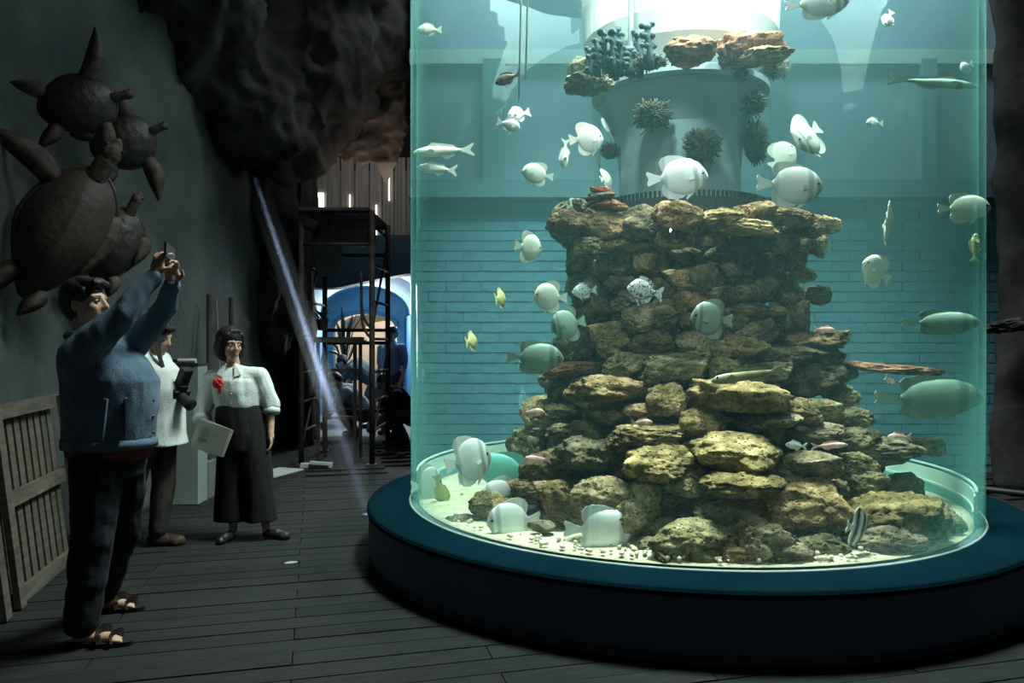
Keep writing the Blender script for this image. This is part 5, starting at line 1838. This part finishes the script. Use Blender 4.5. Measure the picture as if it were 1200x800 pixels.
def turtle(label, px, py, d, L, W, roll, side, m_shell, seed, flips, face=38, taper=.25):
    """L along the body (head end +z), seen from its back (side 'back') or belly; roll turns it in the wall plane"""
    rs = random.Random(seed)
    c = P(px, py, d)
    # local: x across, z along the body (head at +z), -y towards the room
    R = Matrix.Rotation(math.radians(face), 4, 'Z') @ Matrix.Rotation(math.radians(roll), 4, 'Y')
    o = empty('sea_turtle', c, label, 'turtle', 'sea turtles mounted on the wall', rot=R.to_euler())
    # shell: domed heart-shaped outline
    vs, fs = [], []
    n, k = 14, 36
    def rad(a):
        s = math.sin(a)
        base = 1.0 - .10 * max(0, -s) ** 2
        return base
    for i in range(n + 1):
        q = i / n
        for j in range(k):
            a = 2 * math.pi * j / k
            x = math.cos(a) * W / 2 * q * (1 - taper * max(0, -math.sin(a)) ** 1.3 * q)
            z = math.sin(a) * L / 2 * q
            dome = (1 - q ** 2.4) * .17 * L
            ridge = .012 * L * max(0, 1 - abs(x) / (.08 * W)) * (1 - q)
            scute = .006 * L * (mnoise.voronoi(Vector((x / W * 5, z / L * 4.4, seed)))[0][1] - mnoise.voronoi(Vector((x / W * 5, z / L * 4.4, seed)))[0][0] < .10)
            vs.append((x, -dome - ridge + (scute if side == 'back' else 0), z))
    for i in range(n):
        for j in range(k):
            fs.append((i * k + j, (i + 1) * k + j, (i + 1) * k + (j + 1) % k, i * k + (j + 1) % k))
    b0 = len(vs)
    for j in range(k):
        x, y, z = vs[n * k + j]
        vs.append((x * .97, .05 * L, z * .97))
    for j in range(k):
        fs.append((n * k + j, b0 + j, b0 + (j + 1) % k, n * k + (j + 1) % k))
    fs.append(tuple(b0 + j for j in range(k)))
    MB().add(vs, fs).build('shell', m_shell, o, smooth=True)
    # rim
    pts = [V((math.cos(a) * W / 2 * (1 - taper * max(0, -math.sin(a)) ** 1.3), .01, math.sin(a) * L / 2)) for a in [2 * math.pi * j / 40 for j in range(41)]]
    MB().tube(pts, .020 * L, 8).build('shell_rim', M['shell_dark'], o, smooth=True)
    # head and neck
    h = MB()
    h.capsule((0, .0, L * .44), .075 * L, (0, -.03 * L, L * .58), .070 * L)
    h.ell((0, -.04 * L, L * .65), (.075 * L, .070 * L, .095 * L), None, 16, 10)
    h.ell((0, -.05 * L, L * .73), (.040 * L, .042 * L, .045 * L), None, 12, 8)
    hd = h.blob('head', M['turtle_skin'], o, voxel=.012, smooth=3, fold=.004, fscale=40, stretch=(1, 1, 1), seed=seed)
    for s in (-1, 1):
        MB().ell((s * .058 * L, -.075 * L, L * .69), (.014 * L, .014 * L, .014 * L), None, 8, 6).build('eye', EYE_D, hd, smooth=True)
    for (sx, z0, ang, FL, FW) in flips:
        # paddle: root at the shell edge, angle from outward, slightly bent
        a0 = math.radians(ang)
        base = V((sx * W / 2 * math.sqrt(max(0, 1 - 4 * z0 * z0)) * (1 - taper * max(0, -2 * z0) ** 1.3) * .86, -.01, z0 * L))
        dr = V((sx * math.cos(a0), 0, math.sin(a0)))
        pr = V((-dr.z, 0, dr.x))
        fm = MB()
        pv, pf = [], []
        m_ = 9
        for i in range(m_ + 1):
            w = i / m_
            ctr = base + dr * FL * w + pr * (sx * -.42 * FL * w * w) + V((0, -.03 * math.sin(w * 2.6), 0))
            hw = FW / 2 * (1.15 + .75 * math.sin(w * math.pi * .8)) * (1 - w ** 3 * .85)
            th = .016 * (1 - w * .6)
            for (u, v) in ((-1, 0), (0, -1), (1, 0), (0, 1)):
                pv.append(ctr + pr * hw * u + V((0, th * v, 0)))
        for i in range(m_):
            for j in range(4):
                pf.append((i * 4 + j, i * 4 + (j + 1) % 4, (i + 1) * 4 + (j + 1) % 4, (i + 1) * 4 + j))
        pf += [(3, 2, 1, 0), tuple(m_ * 4 + j for j in range(4))]
        fm.add(pv, pf).build('flipper', M['turtle_skin'], o, smooth=True)
    return o


turtle('uppermost dark turtle on the wall, shell towards the room', 92, 122, 5.3, .50, .40, 68, 'back', M['shell_dark'], 1, [(-1, .20, 55, .34, .075), (1, .22, -10, .36, .075), (-1, -.38, -30, .18, .07), (1, -.36, -30, .20, .07)])
turtle('second turtle down, dark and round, overlapping the first', 145, 166, 5.85, .48, .42, 60, 'back', M['shell_dark'], 2, [(-1, .20, 20, .20, .10), (1, .15, 10, .30, .09), (-1, -.36, -40, .15, .08), (1, -.36, -30, .22, .08)])
turtle('largest turtle of the wall, brown belly towards the room', 73, 272, 5.2, .98, .56, 27, 'belly', M['shell_belly'], 3, [(-1, .28, 34, .46, .11), (1, .26, -66, .44, .10), (-1, -.34, -50, .24, .09), (1, -.42, -78, .20, .08)], taper=.62)
turtle('lowest turtle with a scuted shell, above the denim-jacket man', 133, 286, 5.75, .58, .40, 24, 'back', M['shell_dark'], 4, [(1, .24, -60, .22, .08), (-1, .22, -70, .24, .08), (-1, -.38, -60, .14, .07), (1, -.4, -50, .14, .07)])

# ================================================================ wooden slatted racks leaning at the left
M['old_wood'] = mat('greyed_pallet_wood', (.060, .056, .044), (.12, .112, .088), 4, .85, .4, 40, stretch=(1, 1, 6), vary=.15)


def slat_rack(label, a, b, hgt, lean, nsl, rails=(0, .52, 1.0)):
    a, b = V(a), V(b)
    o = empty('slatted_rack', a, label, 'rack')
    u = (b - a)
    Lr = u.length
    u.normalize()
    q = V((-u.y, u.x, 0))          # towards the wall
    up = (V((0, 0, 1)) * hgt + q * lean)
    upn = up.normalized()
    nrm = u.cross(upn).normalized()
    rot = Matrix((u, nrm, upn)).transposed()
    for w in rails:
        c = u * Lr / 2 + up * (w * .94 + .03) - nrm * -.032
        MB().box(c, (Lr, .035, .085), rot).build('rail', M['old_wood'], o)
    for e in (0.03, Lr - .04):
        MB().box(u * e + up * .5 + nrm * .068, (.08, .035, up.length), rot).build('post', M['old_wood'], o)
    me = MB().box((0, 0, 0), (.075, .018, up.length * .93), rot).mesh('slat', M['old_wood'])
    for k in range(nsl):
        e = .13 + (Lr - .26) * k / (nsl - 1)
        link('slat', me, o, loc=u * e + up * .5)
    return o


slat_rack('wooden slatted rack leaning on the wall beside the denim-jacket man', (-2.76, 4.18, 0), (-3.02, 5.28, 0), 1.10, .13, 9)
slat_rack('wooden slatted rack cut by the left edge of the picture', (-2.47, 3.05, 0), (-2.735, 4.06, 0), 1.08, .13, 9)

# ================================================================ pale board, roll and poles against the wall
pb = empty('plastic_panel', P(219, 0, 7.02) * 1, 'pale translucent panel standing behind the white-shirt man', 'panel')
pb.location = (P(219, 0, 7.02).x, 7.02, 0)
M['pale_panel'] = mat('pale_green_white_plastic', (.20, .26, .24), (.26, .32, .295), 1.2, .5, .05, 20)
MB().box((0, 0, .63), (.29, .22, 1.25)).build('board', M['pale_panel'], pb)
MB().box((0, 0, 1.262), (.30, .23, .02)).build('top_edge', mat('dark_rubber_edge', (.02, .025, .025), (.03, .035, .035), 3, .6), pb)
rl = empty('paint_roller', P(222, 426, 6.98), 'small pale roller lying on top of the pale panel', 'roller')
rl.location.z = 1.272 + .022
MB().tube([(-.10, 0, 0), (.06, 0, 0)], .022, 12).build('sleeve', mat('pale_roller_sleeve', (.4, .42, .4), (.5, .5, .48), 9, .9), rl)
MB().tube([(-.16, 0, 0), (-.10, 0, 0)], .016, 10).build('grip', M['black_plastic'], rl)
for px, y0, d, tl, lb in ((245, 345, 7.55, .02, 'dark pole leaning on the wall behind the woman, nearer the panel'), (271, 349, 7.95, .03, 'dark pole leaning on the wall straight above the woman')):
    top = P(px, y0, d)
    q = MB().tube([(top.x + .10, d - .25, 0.01), (top.x, d, top.z)], .024, 10).build('wooden_pole', mat('dark_pole_wood_%d' % px, (.035, .033, .03), (.05, .048, .043), 5, .8))
    tag(q, lb, 'pole')
top = P(250, 350, 7.6)
tag(MB().tube([(top.x + .22, 7.35, .01), (top.x + .02, 7.62, top.z)], .010, 8).build('thin_rod', mat('grey_rod', (.14, .15, .145), (.17, .18, .175), 5, .6)), 'thin grey rod leaning beside the dark poles', 'rod')
gb = P(245, 0, 7.5)
o = MB().box((gb.x + .02, 7.3, .17), (.20, .25, .34)).build('grey_box', mat('grey_card_box', (.11, .125, .12), (.14, .155, .15), 3, .8))
tag(o, 'low grey box on the floor left of the black trousers', 'box')
# white sheet on the floor
vs = [P(318, 0, 8.3), P(342, 0, 8.9), P(334, 0, 9.0), P(308, 0, 8.9)]
c = P(322, 0, 8.55)
o = MB().box((c.x, 8.55, .008), (.34, .62, .012), (0, 0, -.35)).build('white_sheet', mat('white_board_sheet', (.36, .40, .385), (.42, .45, .43), 2, .7))
tag(o, 'pale sheet lying on the floor behind the woman', 'sheet')
c = P(371, 0, 8.95)
o = MB().box((c.x, 8.95, .03), (.36, .10, .05), (0, 0, .12)).box((c.x + .05, 8.9, .06), (.22, .07, .03), (0, .1, .2)).build('paper_bundle', mat('grey_paper', (.30, .31, .28), (.4, .4, .37), 6, .8))
tag(o, 'crumpled grey paper bundle lying at the scaffold foot', 'bundle')
c = P(343, 0, 4.9)
o = MB().ell((P(341, 0, 5.1).x, 5.1, .004), (.045, .025, .004), (0, 0, .4), 9, 4).build('paper_scrap', mat('white_scrap', (.30, .33, .32), (.35, .38, .36), 6, .8))
tag(o, 'small pale scrap of paper on the deck', 'scrap')

# ================================================================ scaffold
M['rust'] = mat('rusty_painted_steel', (.030, .024, .020), (.075, .050, .038), 9, .7, .3, 50)
sx0, sx1, sd0, sd1 = P(353, 0, 9.1).x, P(436, 0, 9.1).x, 9.1, 10.25
sc = empty('scaffold_tower', ((sx0 + sx1) / 2, (sd0 + sd1) / 2, 0), 'rusty scaffold tower before the blue passage', 'scaffold')
ox, oy = sc.location.x, sc.location.y
HT = 3.02
xs_, ys_ = (sx0 - ox, sx1 - ox), (sd0 - oy, sd1 - oy)
for x in xs_:
    for y in ys_:
        MB().tube([(x, y, .02), (x, y, HT)], .034, 12).build('post', M['rust'], sc, smooth=True)
        MB().box((x, y, .01), (.12, .12, .02)).build('base_plate', M['rust'], sc)
for y in ys_:
    for z in (.55, 1.45, 1.62, 2.62, 2.98):
        if z in (.55,) and y == ys_[0]:
            continue
        MB().tube([(xs_[0], y, z), (xs_[1], y, z)], .024, 10).build('ledger', M['rust'], sc, smooth=True) if not (z == 1.45 or z == 1.62) or y == ys_[1] else None
for x in xs_:
    for z in (.4, .75, 1.1, 1.5, 1.95, 2.4, 2.85):
        MB().tube([(x, ys_[0], z), (x, ys_[1], z)], .018, 8).build('rung', M['rust'], sc, smooth=True)
    for (z0, z1) in ((.2, 1.4), (1.6, 2.8)):
        MB().tube([(x, ys_[0], z0), (x, ys_[1], z1)], .016, 8).build('cross_brace', M['rust'], sc, smooth=True)
for s, xx in ((1, xs_[0]), (-1, xs_[1])):
    for dz in (0, .12):
        pts = [V((xx + s * .0, ys_[0], 1.62 - dz)), V((xx + s * .07, ys_[0], 1.70 - dz)), V((xx + s * .12, ys_[0], 1.86 - dz)), V((xx + s * .13, ys_[0], 2.3))]
        MB().tube(catmull(pts, 5), .017, 8).build('bent_brace', M['rust'], sc, smooth=True)
for k in range(4):
    MB().box((xs_[0] + .10 + .205 * k, 0, 3.02 + .01), (.195, 1.32, .035)).build('plank', M['old_wood'], sc)
bx = P(412, 262, 9.05)
o = empty('black_case', (bx.x, 9.28, 2.62), 'black box on top of the scaffold', 'box')
tag(o, 'black case set under the scaffold top', 'box')
cs = MB().box((0, 0, .16), (.44, .32, .29)).build('body', M['black_plastic'], o)
bv = cs.modifiers.new('b', 'BEVEL'); bv.width = .015; bv.segments = 2
MB().box((0, -.165, .24), (.40, .012, .012)).build('lid_seam', M['leather'], o)
o = empty('trestle_table', (P(398, 0, 9.6).x, 9.6, 0), 'narrow dark work table with thin legs inside the scaffold', 'table')
tw = 50 / 900 * 9.6
MB().box((0, 0, 1.49), (tw, .42, .07)).build('table_top', M['old_wood'], o)
for x in (-tw / 2 + .04, tw / 2 - .04):
    for y in (-.17, .17):
        MB().box((x, y, .73), (.04, .04, 1.46)).build('leg', M['rust'], o)
MB().box((0, -.17, 1.12), (tw - .08, .03, .04)).build('stretcher', M['rust'], o)
MB().box((0, .17, .5), (tw - .08, .03, .04)).build('stretcher', M['rust'], o)
# grey cushion-like sack hanging in the scaffold
m = MB()
c = P(382, 292, 9.9)
m.ell((0, 0, 0), (.20, .15, .36), None, 18, 12)
m.ell((.02, 0, -.14), (.19, .14, .22), None, 18, 12)
m.capsule((-.02, 0, .25), .08, (-.04, 0, .40), .05)
o = m.blob('hanging_sack', mat('grey_canvas_sack', (.13, .14, .135), (.18, .19, .18), 5, .9, .3, 40), voxel=.02, smooth=3, fold=.02, fscale=7, seed=3)
o.location = c
tag(o, 'grey sack hanging inside the upper scaffold', 'sack')

# potted plants at the passage's left wall
M['leafm'] = mat('dark_green_leaf', (.03, .06, .035), (.06, .10, .05), 6, .6)
def plant(label, px, py, d, s, seed):
    rs = random.Random(seed)
    o = empty('potted_plant', P(px, py, d), label, 'plant')
    MB().lathe([(.01, 0), (.09 * s, 0), (.12 * s, .20 * s), (.13 * s, .20 * s), (.13 * s, .23 * s), (.10 * s, .23 * s), (.10 * s, .20 * s), (.01, .20 * s)], 20, closed=True).build('pot', M['rust'], o)
    for k in range(16):
        a = rs.uniform(0, 6.28)
        l = rs.uniform(.18, .34) * s
        e = rs.uniform(.5, 1.3)
        dv = V((math.cos(a) * math.cos(e), math.sin(a) * math.cos(e), math.sin(e)))
        q = V((-math.sin(a), math.cos(a), 0)) * .035 * s
        b0 = V((0, 0, .2 * s))
        b1 = b0 + dv * l * .6
        b2 = b0 + dv * l + V((dv.x, dv.y, -.6)) * l * .25
        t = V((0, 0, .006))
        MB().add([b0, b1 - q, b1 + q, b2, b0 + t, b1 - q + t, b1 + q + t, b2 + t], [(0, 1, 2), (1, 3, 2), (4, 6, 5), (5, 6, 7), (0, 4, 5, 1), (1, 5, 7, 3), (3, 7, 6, 2), (2, 6, 4, 0)]).build('leaf', M['leafm'], o)
    return o
plant('leafy plant in a pot on the table end by the blue wall', 378, 387, 9.62, .62, 1)
o = plant('dark leafy plant standing behind the scaffold table', 404, 505, 14.6, 1.0, 2)
o.location.z = .0
o.scale = (1.3, 1.3, 4.6)

# cable along the foot of the right wall
pts = catmull([(4.35, 7.75, .035), (4.62, 7.45, .035), (5.1, 7.05, .035), (5.9, 6.5, .035), (7.2, 5.4, .035)], 8)
o = MB().tube(pts, .030, 10).build('black_cable', M['black_plastic'], smooth=True)
tag(o, 'thick black cable lying along the foot of the right rock wall', 'cable')
# bits of rubble on the floor by the passage
rs = random.Random(5)
for k in range(9):
    p0 = P(rs.uniform(440, 480), 0, rs.uniform(9.6, 11.2))
    s = rs.uniform(.02, .05)
    o = link('rubble_piece', ROCKS['small'][k % 4], None, loc=(p0.x, p0.y, s * .5), rot=(0, 0, rs.uniform(0, 6)), scale=(s * 1.6, s, s * .6))
    o.color = (.5, .5, .5, 1)
    tag(o, 'small dark piece of rubble on the floor before the passage', 'rubble', 'rubble before the passage')
# torn pale sheet under the rock lip
a = P(440, 190, 9.45)
o = MB().prism([(0, 0), (.27, .0), (.25, -.02), (.14, -.26), (.10, -.22), (.03, -.06)], .012).shift(a).build('torn_sheet', mat('pale_torn_canvas', (.16, .15, .14), (.22, .21, .19), 5, .9))
tag(o, 'pale torn triangular sheet hanging under the rock lip', 'sheet')
# ledge of rock sticking out of the right wall
o = link('rock_ledge', ROCKS['slab'][2], None, loc=P(1192, 380, 7.30), rot=(0, math.radians(-8), -.6), scale=(.30, .22, .07))
o.data = o.data.copy(); o.data.materials.clear(); o.data.materials.append(M['cave'])
tag(o, 'dark jagged rock ledge sticking out of the right wall', 'rock')
# hanging air lines in the tank
for px, y1, d, lb in ((608, 118, 4.75, 'thin pale air line hanging into the tank, left of the pair'), (616, 92, 4.85, 'thin pale air line hanging into the tank, right of the pair')):
    a, b_ = P(px, y1, d), P(px + 2, -150, d)
    o = MB().tube([a, (a + b_) / 2 + V((.01, 0, 0)), b_], .006, 8).build('air_line', mat('clear_pale_tube_%d' % px, (.55, .75, .75), (.6, .8, .8), 3, .3), smooth=True)
    tag(o, lb, 'tube')

# ================================================================ sunbeam in the dusty air
E = V((-1.235, 6.55, 0.02))
S = V((-2.28, 6.92, 2.83))
dr = (S - E).normalized()
L0 = E + dr * 3.7
sb = lamp('roof_hole_sun', 'SPOT', L0, 30000, (.50, .64, 1.0), target=E)
sb.data.spot_size = math.radians(1.5)
sb.data.spot_blend = .8
sb.data.shadow_soft_size = .02
hm, t = newmat('dusty_air')
tc = t.n('ShaderNodeTexCoord')
sp = t.n('ShaderNodeSeparateXYZ')
t.l(tc.outputs['Object'], sp.inputs[0])
rp = ramp(t, [(0.0, (.10, .10, .10)), (.20, (.13, .13, .13)), (.31, (.5, .5, .5)), (.38, (1, 1, 1)), (.46, (.6, .6, .6)), (.60, (.2, .2, .2)), (.85, (.07, .07, .07)), (1.0, (.0, .0, .0))])  # density shaped to peak midway, which puts the beam's bright spot in
mr = t.n('ShaderNodeMapRange')
mr.inputs['From Max'].default_value = 3.2
t.l(sp.outputs['Z'], mr.inputs['Value'])
t.l(mr.outputs[0], rp.inputs['Fac'])
ml = t.n('ShaderNodeMath', operation='MULTIPLY')
t.l(rp.outputs[0], ml.inputs[0])
ml.inputs[1].default_value = 1.1
vs_ = t.n('ShaderNodeVolumeScatter')
vs_.inputs['Color'].default_value = (.95, .97, 1, 1)
t.l(ml.outputs[0], vs_.inputs['Density'])
t.l(vs_.outputs[0], t.out.inputs['Volume'])
try:
    hm.cycles.volume_step_rate = 0.25
except Exception:
    pass
hz = MB().tube([(0, 0, 0.02), (0, 0, 3.15)], .10, 20).build('dusty_air', hm)
hz.location = E
hz.rotation_euler = dr.to_track_quat('Z', 'Y').to_euler()
tag(hz, 'sunbeam of dusty light slanting down beside the tank', 'light beam', kind='stuff')
